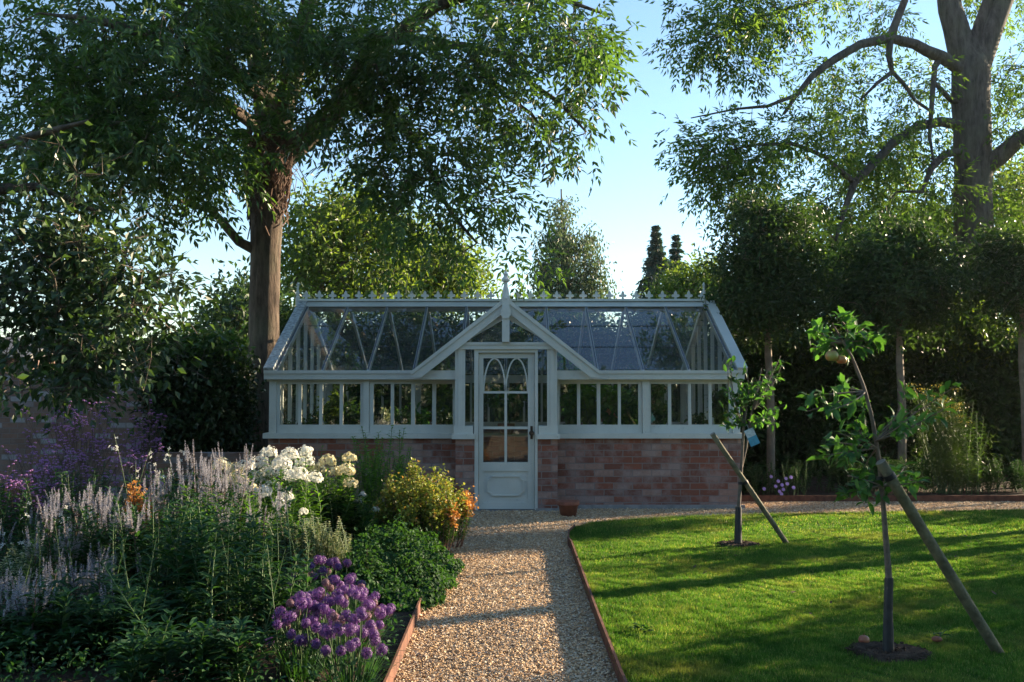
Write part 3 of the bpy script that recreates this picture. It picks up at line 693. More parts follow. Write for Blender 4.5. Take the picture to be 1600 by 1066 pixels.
def lancet(xa, xb):
    c = (xa + xb) / 2; z0_, z1_ = DZ(612), DZ(560); h = z1_ - z0_; wq = xb - xa
    # each side is an arc from the springing point to the apex
    for s0, s1 in ((xa, c), (xb, c)):
        p = []
        for i in range(13):
            t = i / 12; p.append((s0 + (s1 - s0) * (1 - math.cos(t * math.pi / 2)) ** 1.0 * (1.0) , z0_ + h * math.sin(t * math.pi / 2) ** .92))
        # blend with a straight line so the head stays pointed
        p = [(q[0] * .62 + (s0 + (s1 - s0) * (i / 12) ** 1.5) * .38, q[1]) for i, q in enumerate(p)]
        mb.strip(p, .017, Yd + .008, Yd + .034)
xm = (DX(755) + DX(825)) / 2
lancet(DX(755) + .004, xm - .003); lancet(xm + .003, DX(825) - .004)
mb.build('glazing_bars', M['paint'], door)
g = MB(); g.box(DX(755) - .003, DX(825) + .003, Yd + .018, Yd + .022, DZ(723) - .003, DZ(559.6) + .003); g.build('pane', M['pane'], door)
xa, xb, za, zc = DX(762), DX(818), DZ(775), DZ(745); q = .045; q2 = .02
oct_ = [(xa + q, za), (xb - q, za), (xb - q, za + q2), (xb, za + q), (xb, zc - q), (xb - q, zc - q2), (xb - q, zc), (xa + q, zc), (xa + q, zc - q2), (xa, zc - q), (xa, za + q), (xa + q, za + q2)]
oct_ = []
for cx_, cz_, a0 in ((xb, za, 90), (xb, zc, 180), (xa, zc, 270), (xa, za, 0)):
    seq = [(cx_ + q * math.cos(math.radians(a0 + t)), cz_ + q * math.sin(math.radians(a0 + t))) for t in ((90, 67, 45, 22, 0))]
    oct_ += seq
mb = MB(); mb.strip(oct_, .016, Yd - .004, Yd + .0155, closed=True); mb.prism_y(oct_, Yd + .009, Yd + .0135); mb.build('door_panel', M['paint'], door)
kz = DZ(677); kx = DX(830.5)
mb = MB(); mb.box(kx - .014, kx + .014, Yd - .005, Yd, kz - .07, kz + .08)
def lathe_y(mb, prof, c, k=14):
    a = np.arange(k) * 2 * math.pi / k; n = len(prof)
    v = np.array([[c[0] + r * math.cos(t), c[1] + y, c[2] + r * math.sin(t)] for r, y in prof for t in a])
    i = np.arange(n - 1)[:, None] * k; j = np.arange(k)[None]; j2 = (j + 1) % k
    mb.add(v, np.stack([i + j, i + j2, i + k + j2, i + k + j], -1).reshape(-1, 4))
lathe_y(mb, [(0, -.058), (.02, -.056), (.03, -.045), (.03, -.035), (.014, -.022), (.012, -.005)], (kx, Yd, kz))
mb.build('door_handle', M['brass'], door, smooth=False)
# greenhouse inside: slatted benches with pots
def bench(x0, x1, y0, y1, label):
    t = thing('bench', ((x0 + x1) / 2, (y0 + y1) / 2, 0), label, 'plant bench', 'slatted benches inside the greenhouse')
    mb = MB(); y = y0
    while y < y1: mb.box(x0, x1, y, y + .05, .70, .725); y += .07
    mb.build('slats', M['timber'], t)
    for xq in (x0 + .03, x1 - .09):
        for yq in (y0 + .02, y1 - .08):
            mb = MB(); mb.box(xq, xq + .05, yq, yq + .05, 0, .70); mb.build('leg', M['timber'], t)
mb = sheet([(xl + TH, YW + TH), (xr - TH, YW + TH), (xr - TH, YB - TH), (xl + TH, YB - TH)], 0.006, -.03); tag(mb.build('greenhouse_floor', M['stone']), kind='structure')
bench(xl + .3, pA - .05, YW + .28, YW + .85, 'slatted timber bench behind the left front windows, inside the greenhouse')
bench(pD + .05, xr - .3, YW + .28, YW + .85, 'slatted timber bench behind the right front windows, inside the greenhouse')
bench(xl + .3, xr - .3, YB - .95, YB - .3, 'long slatted timber bench along the back wall inside the greenhouse')
def pot_prof(r, h): return [(0, 0), (r * .72, 0), (r * .92, h * .72), (r * 1.06, h * .72), (r * 1.08, h), (r * .96, h), (r * .9, h * .85), (0, h * .85)]
def potted(loc, r, h, fr, fh, leaf, label, mat='terracotta', lw=.07, cnt=160, fruit=None, group='potted plants inside the greenhouse'):
    t = thing('potted_plant', loc, label, 'plant', group)
    mb = MB(); mb.lathe(pot_prof(r, h), loc, 16); mb.build('pot', M[mat], t)
    mb = MB(); st = MB()
    c = np.array(loc) + (0, 0, h)
    for k in range(max(5, cnt // 22)):
        a_ = rnd.random() * 6.28; q = rnd.random() ** .5 * fr; tip = c + (q * math.cos(a_), q * math.sin(a_), fh * 1.18 * (.45 + .55 * rnd.random()))
        mid = (c + tip) / 2 + (0, 0, fh * .15); ts = np.linspace(0, 1, 5)[:, None]
        cur = (1 - ts) ** 2 * c + 2 * ts * (1 - ts) * mid + ts ** 2 * tip; st.tube(cur, np.linspace(.006, .002, 5), 4, False)
        n = 22; tt = .25 + .75 * R.random(n); b = np.stack([np.interp(tt, ts[:, 0], cur[:, i]) for i in range(3)], 1)
        mb.leaves6(b + R.normal(size=(n, 3)) * .02, rdir(n) + (0, 0, -.1), np.array([[0, 0, 1.]]) + R.normal(size=(n, 3)) * .4, lw * (.6 + .8 * R.random(n)), lw * .55)
    st.build('stem', M['stem'], t, smooth=True); mb.build('foliage', M[leaf], t)
    if fruit:
        for k in range(fruit[1]):
            p = c + (rnd.uniform(-fr, fr) * .7, -fr * .6 * rnd.random() - .05, fh * rnd.uniform(.3, .8)); mb = MB()
            mb.leaves(np.repeat([p], 9, 0), rdir(9), rdir(9), .05, .035); mb.build('flower', M[fruit[0]], t)
pl = [(450, .07, .12, .10, .15, 'bay', 'small dark round potted plant at the left end behind the front windows', 'plastic', .05, 120, None),
      (485, .09, .12, .17, .22, 'hedge', 'low wide dark potted plant, second along behind the leftmost window', 'plastic', .06, 180, None),
      (520, .10, .14, .20, .50, 'farleaf', 'tall bushy green potted plant behind the leftmost window', 'terracotta', .10, 300, None),
      (551, .09, .13, .18, .42, 'hedge', 'brownish green potted plant beside the first timber post', 'terracotta', .08, 240, None),
      (597, .08, .12, .14, .28, 'silver', 'pale dry-looking potted plant at the left of the second window', 'terracotta', .05, 200, None),
      (630, .09, .12, .17, .30, 'geran', 'fine leaved green potted plant with bright shoots in the second window', 'terracotta', .06, 260, None),
      (655, .08, .12, .14, .34, 'apple_leaf', 'bright green leafy potted plant in the second window', 'plastic', .09, 150, None),
      (692, .09, .12, .16, .30, 'ivy', 'dark green potted plant next to the porch on its left side', 'plastic', .07, 200, None),
      (890, .09, .12, .18, .48, 'apple_leaf', 'dark green potted plant immediately right of the porch', 'terracotta', .09, 240, None),
      (922, .10, .14, .22, .55, 'phlox_leaf', 'tall light green potted plant with big leaves, third window', 'terracotta', .12, 300, None),
      (953, .10, .14, .22, .56, 'phlox_leaf', 'tall green potted plant with a yellow-orange bloom, third window', 'terracotta', .11, 320, ('euph_o', 3)),
      (985, .10, .14, .20, .52, 'apple_leaf', 'tall leafy green potted plant beside the right timber post', 'terracotta', .11, 300, None),
      (1032, .09, .12, .16, .40, 'geran', 'green potted plant at the left of the rightmost window', 'terracotta', .08, 220, None),
      (1092, .10, .14, .15, .2, 'hedge', 'low dark potted plant in the rightmost window', 'terracotta', .08, 160, None),
      (1125, .10, .14, .20, .5, 'euph_leaf', 'tall mid green potted plant at the right end of the greenhouse', 'terracotta', .10, 280, None)]
for px, r, h, fr, fh, lf, lb, mt, lw, cnt, frt in pl:
    yq = YW + .42 + rnd.uniform(-.08, .08); potted((X(px, yq), yq, .726), r, h, fr, fh, lf, lb, mt, lw, cnt, frt)
bk = [('left rear corner', .8), ('rear bench, left of the door line', .95), ('rear bench, seen through the door glass', .5), ('rear bench, right of the door line', .9), ('right rear corner', .8)]
for i, (wh, fh) in enumerate(bk):
    xq = xl + .7 + (xr - xl - 1.4) * i / 4; potted((xq, YB - .62, .726), .12, .16, .32, fh, ('geran', 'farleaf', 'euph_leaf', 'phlox_leaf', 'geran')[i], 'spreading green potted plant in the greenhouse, %s' % wh, 'terracotta', .11, 420, None)
# terracotta pot outside
c = Gd(888, 806)
mb = MB(); mb.lathe([(0, 0), (.085, 0), (.108, .115), (.122, .118), (.124, .165), (.108, .165), (.10, .12), (0, .11)], c, 28)
mb.lathe([(.1235, .125), (.128, .13), (.1235, .136)], c, 28)
pt = mb.build('terracotta_pot', M['terracotta'], loc=c); tag(pt, 'empty terracotta pot on the gravel against the right-hand brick pier', 'flower pot')
for p in pt.data.polygons: p.use_smooth = True

# ------------------------------------------------------------ tree machinery
def grow(chains, attractors, step=.35, tip=.005, pw=2.35, wob=.10, sag=.0):
    """chains: list of (points Nx3, radii N, parent chain index or None)"""
    P = []; par = []; fix = []
    def nearest(p, lim=None):
        A = np.array(P); return int(np.argmin(((A - p) ** 2).sum(1)))
    for pts, rad in chains:
        pts = np.asarray(pts, float); cur = -1 if not P else nearest(pts[0])
        # densify
        for i in range(len(pts)):
            if i == 0:
                if cur == -1: P.append(pts[0]); par.append(-1); fix.append(rad[0]); cur = 0
                continue
            a_, b_ = (pts[i - 1] if (i > 1 or len(P) == 1) else np.array(P[cur])), pts[i]; m = max(1, int(np.linalg.norm(b_ - a_) / step))
            for k in range(1, m + 1):
                t = k / m; q = a_ + (b_ - a_) * t
                P.append(q + R.normal(size=3) * .02 * step); par.append(cur); fix.append(rad[i - 1] + (rad[i] - rad[i - 1]) * t); cur = len(P) - 1
    A = np.asarray(attractors, float); base = np.array(P)
    d0 = np.array([((base - a_) ** 2).sum(1).min() for a_ in A]); A = A[np.argsort(d0)]
    cap = len(P) + len(A) * 30; arr = np.zeros((cap, 3)); arr[:len(P)] = base; n = len(P); par = par + [0] * (cap - n); tips = []
    depth = np.zeros(cap)
    for a_ in A:
        dd = arr[:n] - a_; d2 = (dd ** 2).sum(1); d2 = d2 + .25 * np.maximum(0, dd[:, 2]) ** 2
        j = int(np.argmin(d2)); p0 = arr[j]; L = math.sqrt(((p0 - a_) ** 2).sum()); m = min(28, max(1, int(L / step + .5)))
        if L < 1e-4: continue
        side = R.normal(size=3) * wob * L + np.array((0, 0, sag * L))
        cur = j
        for k in range(1, m + 1):
            t = k / m; q = p0 + (a_ - p0) * t + side * (4 * t * (1 - t)) * .6 + (R.normal(size=3) * .03 * step if k < m else 0)
            arr[n] = q; par[n] = cur; cur = n; n += 1
        tips.append(cur)
    arr = arr[:n]; par = np.array(par[:n]); acc = np.zeros(n); nc = np.zeros(n, int)
    for i in range(n - 1, 0, -1):
        if acc[i] == 0: acc[i] = tip ** pw
        acc[par[i]] += acc[i]; nc[par[i]] += 1
    rad = acc ** (1 / pw)
    for i, f_ in enumerate(fix): rad[i] = f_
    for i in range(len(fix), n): rad[i] = min(rad[i], rad[par[i]] * .95)
    kids = [[] for _ in range(n)]
    for i in range(1, n): kids[par[i]].append(i)
    return arr, par, rad, kids, tips
def wood(mb, arr, par, rad, kids, kmain=10, minr=0):
    stack = [(0, -1)]
    while stack:
        s, fr = stack.pop(); ch = ([fr] if fr >= 0 else []) + [s]; cur = s
        while kids[cur]:
            ks = sorted(kids[cur], key=lambda q: -rad[q]); 
            for o in ks[1:]: stack.append((o, cur))
            cur = ks[0]; ch.append(cur)
        if len(ch) < 2: continue
        r = rad[ch].copy()
        if fr >= 0: r[0] = min(r[0], r[1] * 1.3)
        k = kmain if r.max() > .1 else (6 if r.max() > .03 else 4 if r.max() > .012 else 3)
        mb.tube(arr[ch], r, k, False)
def compound(mb, base, d, L=.24, n=7, ll=.085, lw=.032):
    N = len(base); d = unit(d); nr = unit(np.array([[0, 0, 1.]]) + R.normal(size=(N, 3)) * .5)
    s = unit(np.cross(d, nr)); nn = np.cross(s, d)
    for k in range(n):
        if k == n - 1: t = 1.0; sd = 0
        else: t = .3 + .6 * (k // 2) / max(1, (n - 2) // 2); sd = 1 if k % 2 else -1
        b = base + d * (L * t)[:, None] - np.array([[0, 0, 1.]]) * (L * .25 * t * t)[:, None]
        ld = d * (.75 if sd else 1) + s * sd * .75 + R.normal(size=(N, 3)) * .18 - np.array([[0, 0, .25]])
        mb.leaves(b, ld, nn + R.normal(size=(N, 3)) * .3, ll * (.75 + .5 * R.random(N)), lw, .12, .45)
def blob_pts(blobs, cl=1, cr=.35):
    out = []
    for px, py, rx, ry, Y, dy, n in blobs:
        q = R.normal(size=(n * 3, 3)); q = q / np.linalg.norm(q, axis=1)[:, None] * (R.random((n * 3, 1)) ** .45); q = q[:n]
        if cl > 1:
            m = max(1, n // cl); q = q[:m]
            for a_ in q:
                c = W(px + a_[0] * rx, py - a_[2] * ry, Y + a_[1] * dy)
                for _ in range(rnd.randint(cl - 2, cl + 1)): out.append(c + R.normal(size=3) * np.array((cr, cr, cr * .5)))
        else:
            for a_ in q: out.append(W(px + a_[0] * rx, py - a_[2] * ry, Y + a_[1] * dy))
    return np.array(out)
def leafy_tree(name, label, cat, chains, blobs, leafm, bark, base, k=5, group=None, comp=(.24, 7, .085, .032), spread=.28, extra=None, step=.35, tip=.005, twigs=2, thin=None):
    t = thing(name, base, label, cat, group)
    if thin: blobs = [(*b[:6], max(4, int(b[6] * thin(b[0], b[1])))) for b in blobs]
    at = blob_pts(blobs, 5 if thin else 1, .33)
    arr, par, rad, kids, tips = grow(chains, at, step=step, tip=tip)
    wd = MB(); wood(wd, arr, par, rad, kids, 14)
    wd.build('trunk', bark, t, smooth=True)
    # leafing points: tips and the last nodes before them
    pts = []; dirs = []
    for tp in tips:
        cur = tp
        for s_ in range(twigs + 1):
            if par[cur] < 0 or rad[cur] > .03: break
            dv = arr[cur] - arr[par[cur]]; pts.append(arr[cur]); dirs.append(dv); cur = par[cur]
    pts = np.array(pts); dirs = unit(np.array(dirs)); n = len(pts)
    b = np.repeat(pts, k, 0); dd = np.repeat(dirs, k, 0)
    off = R.normal(size=b.shape) * spread * .55; b = b + off
    d = unit(dd * .5 + unit(off) * .7 + rdir(len(b)) * .5 + np.array([[0, 0, -.35]]))
    mb = MB(); L, nl, ll, lw = comp
    if nl > 1: compound(mb, b, d, L * (.7 + .6 * R.random(len(b))), nl, ll, lw)
    else: mb.leaves(b, d, np.array([[0, 0, 1.]]) + R.normal(size=b.shape) * .6, ll * (.7 + .6 * R.random(len(b))), lw)
    # fine twigs reaching out to the leaf clusters
    tw = MB(); sel = np.arange(0, len(b), 2); p0 = np.repeat(pts, k, 0)[sel]; p1 = b[sel]
    s = unit(np.cross(p1 - p0, rdir(len(sel)))) * .0035
    v = np.stack([p0 - s, p0 + s, p1], 1).reshape(-1, 3); tw.add(v, np.arange(len(v)).reshape(-1, 3)); tw.build('twigs', M['twig'], t)
    mb.build('crown', leafm, t)
    return t, arr
def pl_(pts, rads): return (np.array([W(*p) for p in pts]), rads)
def pr(px, Y): return px * Y / F / 2

# left ash
YA = 16.5
trunk = pl_([(402, 745, YA), (406, 640, YA), (412, 520, YA), (415, 400, YA), (417, 320, YA), (420, 262, YA), (424, 215, YA)], [pr(64, YA), pr(54, YA), pr(48, YA), pr(47, YA), pr(52, YA), pr(62, YA), pr(56, YA)])
ch = [trunk,
      pl_([(424, 250, YA), (470, 222, YA), (500, 196, YA - .2), (530, 165, YA - .4), (560, 110, YA - .6), (610, 60, YA - .9), (680, 10, YA - 1.2), (740, -60, YA - 1.5)], [.22, .20, .18, .17, .14, .12, .09, .06]),
      pl_([(420, 225, YA), (415, 150, YA), (400, 80, YA + .2), (385, 10, YA + .4), (370, -90, YA + .5)], [.26, .22, .18, .15, .1]),
      pl_([(430, 215, YA), (455, 130, YA - .5), (470, 60, YA - 1), (490, -30, YA - 1.3), (500, -120, YA - 1.5)], [.22, .17, .14, .11, .07]),
      pl_([(400, 408, YA), (372, 378, YA - .2), (350, 350, YA - .4), (330, 328, YA - .6), (300, 320, YA - .9), (250, 300, YA - 1.3)], [.085, .075, .07, .05, .045, .025]),
      pl_([(530, 165, YA - .4), (572, 160, YA - .8), (620, 190, YA - 1.2), (654, 222, YA - 1.6), (676, 276, YA - 2), (708, 336, YA - 2.3), (745, 380, YA - 2.5)], [.09, .075, .065, .055, .04, .03, .02]),
      pl_([(610, 60, YA - .9), (680, 68, YA - 1.3), (728, 73, YA - 1.7), (788, 86, YA - 2), (827, 129, YA - 2.3), (874, 160, YA - 2.6), (915, 205, YA - 2.8)], [.08, .07, .06, .055, .04, .03, .015]),
      pl_([(710, 95, YA - 1.6), (758, 116, YA - 1.8), (790, 150, YA - 2), (830, 177, YA - 2.2), (857, 215, YA - 2.4)], [.05, .045, .035, .025, .015]),
      pl_([(415, 150, YA), (330, 90, YA - 1.5), (250, 60, YA - 3), (150, 30, YA - 4), (60, 20, YA - 5)], [.15, .12, .08, .045, .012]),
      pl_([(418, 205, YA), (350, 160, YA - 1.2), (270, 150, YA - 2.4), (180, 160, YA - 3.2), (90, 170, YA - 4)], [.12, .09, .07, .04, .01]),
      pl_([(680, 10, YA - 1.2), (780, -20, YA - 1.8), (860, -10, YA - 2.3), (940, 20, YA - 2.6)], [.08, .06, .04, .02])]
bl_ = [(90, 110, 160, 160, 13, 2.0, 260), (240, 90, 160, 140, 13.5, 2.2, 280), (150, 250, 180, 100, 13, 1.8, 220), (290, 220, 90, 80, 14.5, 1.5, 100),
       (330, 60, 160, 120, 15, 2.5, 200), (200, -40, 260, 90, 14, 2.5, 160), (420, 60, 120, 110, 14.5, 2, 120), (480, 110, 70, 70, 14, 1, 60),
       (560, 70, 110, 90, 14.2, 1.2, 150), (570, 180, 90, 60, 15, 1.5, 60), (690, 40, 120, 70, 14.5, 1.8, 110), (800, 50, 100, 70, 14, 1.5, 100),
       (890, 55, 60, 50, 13.8, 1, 55), (930, 85, 35, 25, 13.8, .6, 20), (780, 130, 90, 50, 14, 1.2, 60), (650, 150, 60, 50, 14, 1.2, 45), (860, 165, 45, 50, 13.8, .8, 34),
       (640, 250, 85, 60, 14.3, 1.4, 70), (720, 250, 90, 60, 14, 1.2, 60), (690, 350, 60, 50, 14, 1, 45), (760, 400, 38, 40, 14, .8, 26),
       (790, 200, 80, 50, 14, 1.0, 45), (560, 290, 60, 45, 14.6, 1, 30), (320, 285, 45, 30, 14.8, 1, 24), (700, -40, 260, 60, 15, 2.2, 120), (500, -80, 260, 80, 16, 2.5, 120),
       (280, 330, 40, 50, 14, 1, 26), (885, 210, 25, 22, 13.7, .4, 12), (740, 300, 90, 30, 13.8, .6, 30), (630, 340, 60, 30, 14.2, .7, 22)]
base = W(402, 607, YA); base[2] = 0
ashL, arrL = leafy_tree('ash_tree', 'huge ash tree behind the left end of the greenhouse, dead ivy on its trunk', 'tree', ch, bl_, M['ash'], M['bark'], base, k=5, comp=(.28, 7, .130, .046), spread=.26, twigs=1, thin=lambda x, y: .37 if x < 450 and y > -20 else (.38 if x < 640 else .34))
# dead ivy stems round the fork
mb = MB()
for i in range(230):
    a0 = rnd.uniform(-math.pi, math.pi); py0 = rnd.uniform(175, 255); ln = rnd.uniform(40, 130); pts = []
    for k in range(7):
        t = k / 6; py = py0 + ln * t; c_ = W(418 + (py < 230) * (230 - py) * .12, py, YA); rr = np.interp(py, [180, 262, 320, 400], [.33, .36, .31, .27]) + .03 * math.sin(k * 1.7 + i) + .015
        aa = a0 + t * rnd.uniform(-.2, .2) * 2 + .12 * math.sin(i + k * 2); pts.append((c_[0] + rr * math.cos(aa), YA + rr * math.sin(aa), c_[2]))
    mb.tube(pts, rnd.uniform(.005, .014), 3, False)
for i in range(60):
    c_ = W(rnd.uniform(400, 465), rnd.uniform(220, 270), YA - .35); p1 = c_ + np.array((rnd.uniform(-.2, .3), rnd.uniform(-.15, .1), -rnd.uniform(.1, .5))); mb.tube([c_, (c_ + p1) / 2 + R.normal(size=3) * .04, p1], .006, 3, False)
mb.build('ivy_stems', M['root'], ashL)

# broad-leaved tree reaching in from the left
YB2 = 10.5; base = np.array((-6.6, 11.2, 0))
tr = (np.array([(-6.6, 11.2, 0), (-6.55, 11.2, 2), (-6.4, 11, 4), (-6.2, 10.8, 6)]), [.26, .22, .18, .1])
ch = [tr, (np.array([(-6.5, 11.1, 3.2), W(-40, 300, 10.8), W(60, 290, 10.6), W(150, 330, 10.5)]), [.1, .07, .045, .02]),
      (np.array([(-6.5, 11.1, 2.6), W(-30, 400, 10.6), W(40, 370, 10.5), W(110, 400, 10.3), W(160, 470, 10.2)]), [.09, .06, .045, .03, .015]),
      (np.array([(-6.5, 11.1, 2.4), W(-30, 460, 10.6), W(30, 440, 10.4), W(70, 500, 10.2), W(120, 590, 10)]), [.08, .05, .04, .025, .012]),
      (np.array([(-6.4, 11.0, 3.8), W(-40, 240, 10.8), W(50, 215, 10.6), W(140, 190, 10.4)]), [.09, .06, .04, .02])]
bl_ = [(20, 330, 80, 70, 10.5, .7, 90), (60, 400, 110, 60, 10.3, .8, 150), (130, 380, 80, 70, 10.3, .7, 80), (90, 480, 100, 55, 10.2, .7, 190), (200, 440, 60, 40, 10.1, .5, 55),
       (255, 425, 30, 25, 10, .3, 18), (150, 530, 80, 45, 10.1, .6, 130), (125, 590, 65, 38, 10, .5, 110), (150, 625, 38, 24, 9.9, .3, 30), (200, 500, 40, 30, 10, .4, 26), (60, 250, 100, 60, 10.6, .8, 70), (-60, 420, 60, 160, 10.8, .8, 90), (185, 575, 30, 20, 10, .3, 14), (30, 560, 40, 40, 10.2, .5, 40)]
leafy_tree('broadleaf_tree', 'broad-leaved tree reaching in at the left edge, hanging before the brick wall', 'tree', ch, bl_, M['broad'], M['bark'], base, k=5, comp=(.1, 1, .105, .062), spread=.22, tip=.004, thin=lambda x, y: .60 if y < 520 else .4)

# right ash
YQ = 20.0
ch = [pl_([(1526, 720, YQ), (1524, 560, YQ), (1522, 400, YQ), (1521, 300, YQ), (1519, 200, YQ), (1517, 120, YQ), (1516, 95, YQ)], [pr(78, YQ), pr(68, YQ), pr(60, YQ), pr(56, YQ), pr(56, YQ), pr(58, YQ), pr(54, YQ)]),
      pl_([(1514, 115, YQ), (1500, 70, YQ), (1486, 15, YQ), (1472, -60, YQ), (1465, -140, YQ)], [.27, .26, .23, .2, .15]),
      pl_([(1520, 120, YQ), (1538, 80, YQ), (1552, 40, YQ), (1572, -10, YQ), (1590, -90, YQ)], [.25, .24, .22, .19, .14]),
      pl_([(1514, 85, YQ), (1530, 40, YQ), (1545, 0, YQ), (1560, -60, YQ)], [.14, .12, .11, .08]),
      pl_([(1524, 262, YQ), (1560, 245, YQ - .2), (1590, 220, YQ - .4), (1640, 190, YQ - .8), (1720, 140, YQ - 1)], [.22, .18, .16, .14, .1]),
      pl_([(1508, 115, YQ), (1470, 88, YQ - .3), (1430, 70, YQ - .6), (1390, 60, YQ - .9), (1345, 70, YQ - 1.2), (1305, 92, YQ - 1.5), (1268, 120, YQ - 1.8), (1245, 150, YQ - 2), (1225, 178, YQ - 2.1)], [.14, .12, .10, .09, .08, .075, .06, .045, .03]),
      pl_([(1390, 60, YQ - .9), (1400, 35, YQ - .9), (1414, 0, YQ - .8), (1410, -40, YQ - .8)], [.08, .075, .07, .05]),
      pl_([(1390, 62, YQ - .9), (1388, 90, YQ - 1), (1393, 112, YQ - 1), (1372, 130, YQ - 1.1), (1345, 155, YQ - 1.3)], [.07, .06, .05, .035, .02]),
      pl_([(1393, 112, YQ - 1), (1412, 130, YQ - 1), (1430, 158, YQ - .9), (1460, 178, YQ - .8)], [.05, .04, .035, .03]),
      pl_([(1505, 190, YQ), (1470, 190, YQ - .2), (1435, 198, YQ - .5), (1400, 218, YQ - .9), (1365, 255, YQ - 1.2), (1335, 285, YQ - 1.5), (1318, 330, YQ - 1.7), (1306, 375, YQ - 1.8)], [.12, .10, .09, .085, .08, .07, .05, .03]),
      pl_([(1505, 165, YQ), (1485, 155, YQ - .2), (1470, 140, YQ - .3), (1458, 128, YQ - .4)], [.07, .06, .055, .04]),
      pl_([(1470, 88, YQ - .3), (1461, 105, YQ - .3), (1458, 135, YQ - .4), (1455, 175, YQ - .5), (1452, 215, YQ - .6), (1460, 250, YQ - .6)], [.06, .06, .055, .05, .04, .025]),
      pl_([(1505, 245, YQ), (1475, 240, YQ - .3), (1455, 262, YQ - .5), (1440, 300, YQ - .7), (1400, 300, YQ - 1)], [.07, .08, .07, .04, .02]),
      pl_([(1335, 285, YQ - 1.5), (1290, 245, YQ - 2), (1240, 225, YQ - 2.4), (1180, 225, YQ - 2.8), (1120, 240, YQ - 3.1)], [.05, .04, .035, .025, .012]),
      pl_([(1245, 150, YQ - 2), (1200, 165, YQ - 2.4), (1150, 170, YQ - 2.7), (1080, 185, YQ - 3)], [.035, .03, .02, .01]),
      pl_([(1414, -20, YQ - .8), (1340, -30, YQ - 1.5), (1260, 5, YQ - 2), (1180, 30, YQ - 2.5), (1120, 60, YQ - 2.8)], [.08, .06, .045, .03, .015])]
bl_ = [(1130, 15, 55, 50, 17, 1.0, 60), (1180, 50, 70, 50, 17, 1.2, 50), (1105, 75, 35, 32, 17, .6, 24), (1250, 20, 70, 50, 17.5, 1.2, 34), (1150, 95, 50, 24, 17, .8, 22),
       (1120, 200, 50, 24, 17, .8, 26), (1150, 235, 75, 32, 17, .9, 44), (1118, 268, 50, 30, 17, .8, 46), (1180, 285, 75, 32, 17.2, 1, 52), (1220, 190, 50, 40, 17.4, .9, 26),
       (1280, 220, 60, 50, 18, 1.2, 40), (1290, 160, 60, 50, 18.3, 1.5, 30), (1340, 210, 80, 70, 19.5, 1.8, 75), (1400, 160, 70, 60, 20, 1.8, 60), (1300, 320, 90, 40, 18.8, 1.4, 80),
       (1390, 290, 90, 60, 20, 2, 110), (1450, 230, 60, 60, 20.8, 1.6, 60), (1450, 340, 70, 50, 21, 1.6, 60), (1440, 120, 50, 30, 20.5, 1.5, 24), (1570, 140, 60, 70, 20.5, 1.8, 60),
       (1580, 330, 50, 70, 20.5, 1.8, 80), (1610, 240, 40, 60, 20.5, 1.5, 30), (1380, 40, 70, 40, 19.5, 1.6, 24), (1330, 100, 40, 30, 19, 1, 12), (1560, 30, 80, 60, 21, 1.8, 40), (1240, 340, 60, 24, 18.2, .9, 30), (1690, 100, 90, 200, 20.5, 2.5, 120), (1400, -80, 260, 60, 20, 2.5, 80)]
base = W(1526, 607, YQ); base[2] = 0
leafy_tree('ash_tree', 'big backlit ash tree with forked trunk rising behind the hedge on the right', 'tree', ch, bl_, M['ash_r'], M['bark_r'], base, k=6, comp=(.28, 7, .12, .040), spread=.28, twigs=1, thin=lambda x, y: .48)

# trees behind
def clumps(mb, ctrs, per, rad, L, Wd, droop=-.2, up=.6):
    n = len(ctrs) * per; b = np.repeat(np.asarray(ctrs), per, 0) + R.normal(size=(n, 3)) * rad
    mb.leaves(b, rdir(n) + np.array([[0, 0, droop]]), np.array([[0, 0, up]]) + R.normal(size=(n, 3)) * .6, L * (.6 + .8 * R.random(n)), Wd)
def simple_tree(name, label, blobs, Y, trunkpx, leafm, per=26, rad=.35, L=.16, Wd=.09, group=None, bark=None):
    bx_, by_ = trunkpx[0]; base = W(bx_, by_, Y); base[2] = 0
    t = thing(name, base, label, 'tree', group)
    pts = [base] + [W(a_, b_, Y) for a_, b_ in trunkpx[1:]]
    at = blob_pts(blobs); rr = np.linspace(.26, .08, len(pts)); arr, par, rd, kids, tips = grow([(np.array(pts), list(rr))], at, step=.8, tip=.012)
    wd = MB(); wood(wd, arr, par, rd, kids, 8); wd.build('trunk', bark or M['bark'], t, smooth=True)
    mb = MB(); clumps(mb, at, per, rad, L, Wd); mb.build('crown', leafm, t)
simple_tree('garden_tree', 'yellow-green leafy tree behind the left half of the greenhouse, beside the big trunk',
            [(500, 370, 70, 70, 27, 2, 130), (560, 350, 70, 60, 28, 2, 110), (480, 430, 60, 50, 27, 2, 90), (560, 440, 80, 40, 27, 2, 110), (620, 380, 60, 60, 28, 2, 80)], 27, [(520, 607), (522, 480), (530, 400), (540, 340)], M['farleaf'])
simple_tree('garden_tree', 'brighter green tree behind the greenhouse just left of the porch gable',
            [(660, 420, 60, 45, 30, 2, 110), (700, 400, 45, 45, 30, 2, 80), (720, 445, 50, 35, 30, 2, 80), (640, 460, 60, 30, 30, 2, 50)], 30, [(670, 607), (672, 500), (680, 440), (690, 390)], M['farleaf'])
simple_tree('garden_tree', 'dark green tree low on the skyline left of the big ash trunk',
            [(370, 480, 40, 25, 24, 1.5, 50), (350, 510, 60, 20, 24, 1.5, 50), (400, 500, 40, 40, 24, 1.5, 50)], 24, [(375, 607), (375, 540), (375, 500)], M['broad'])
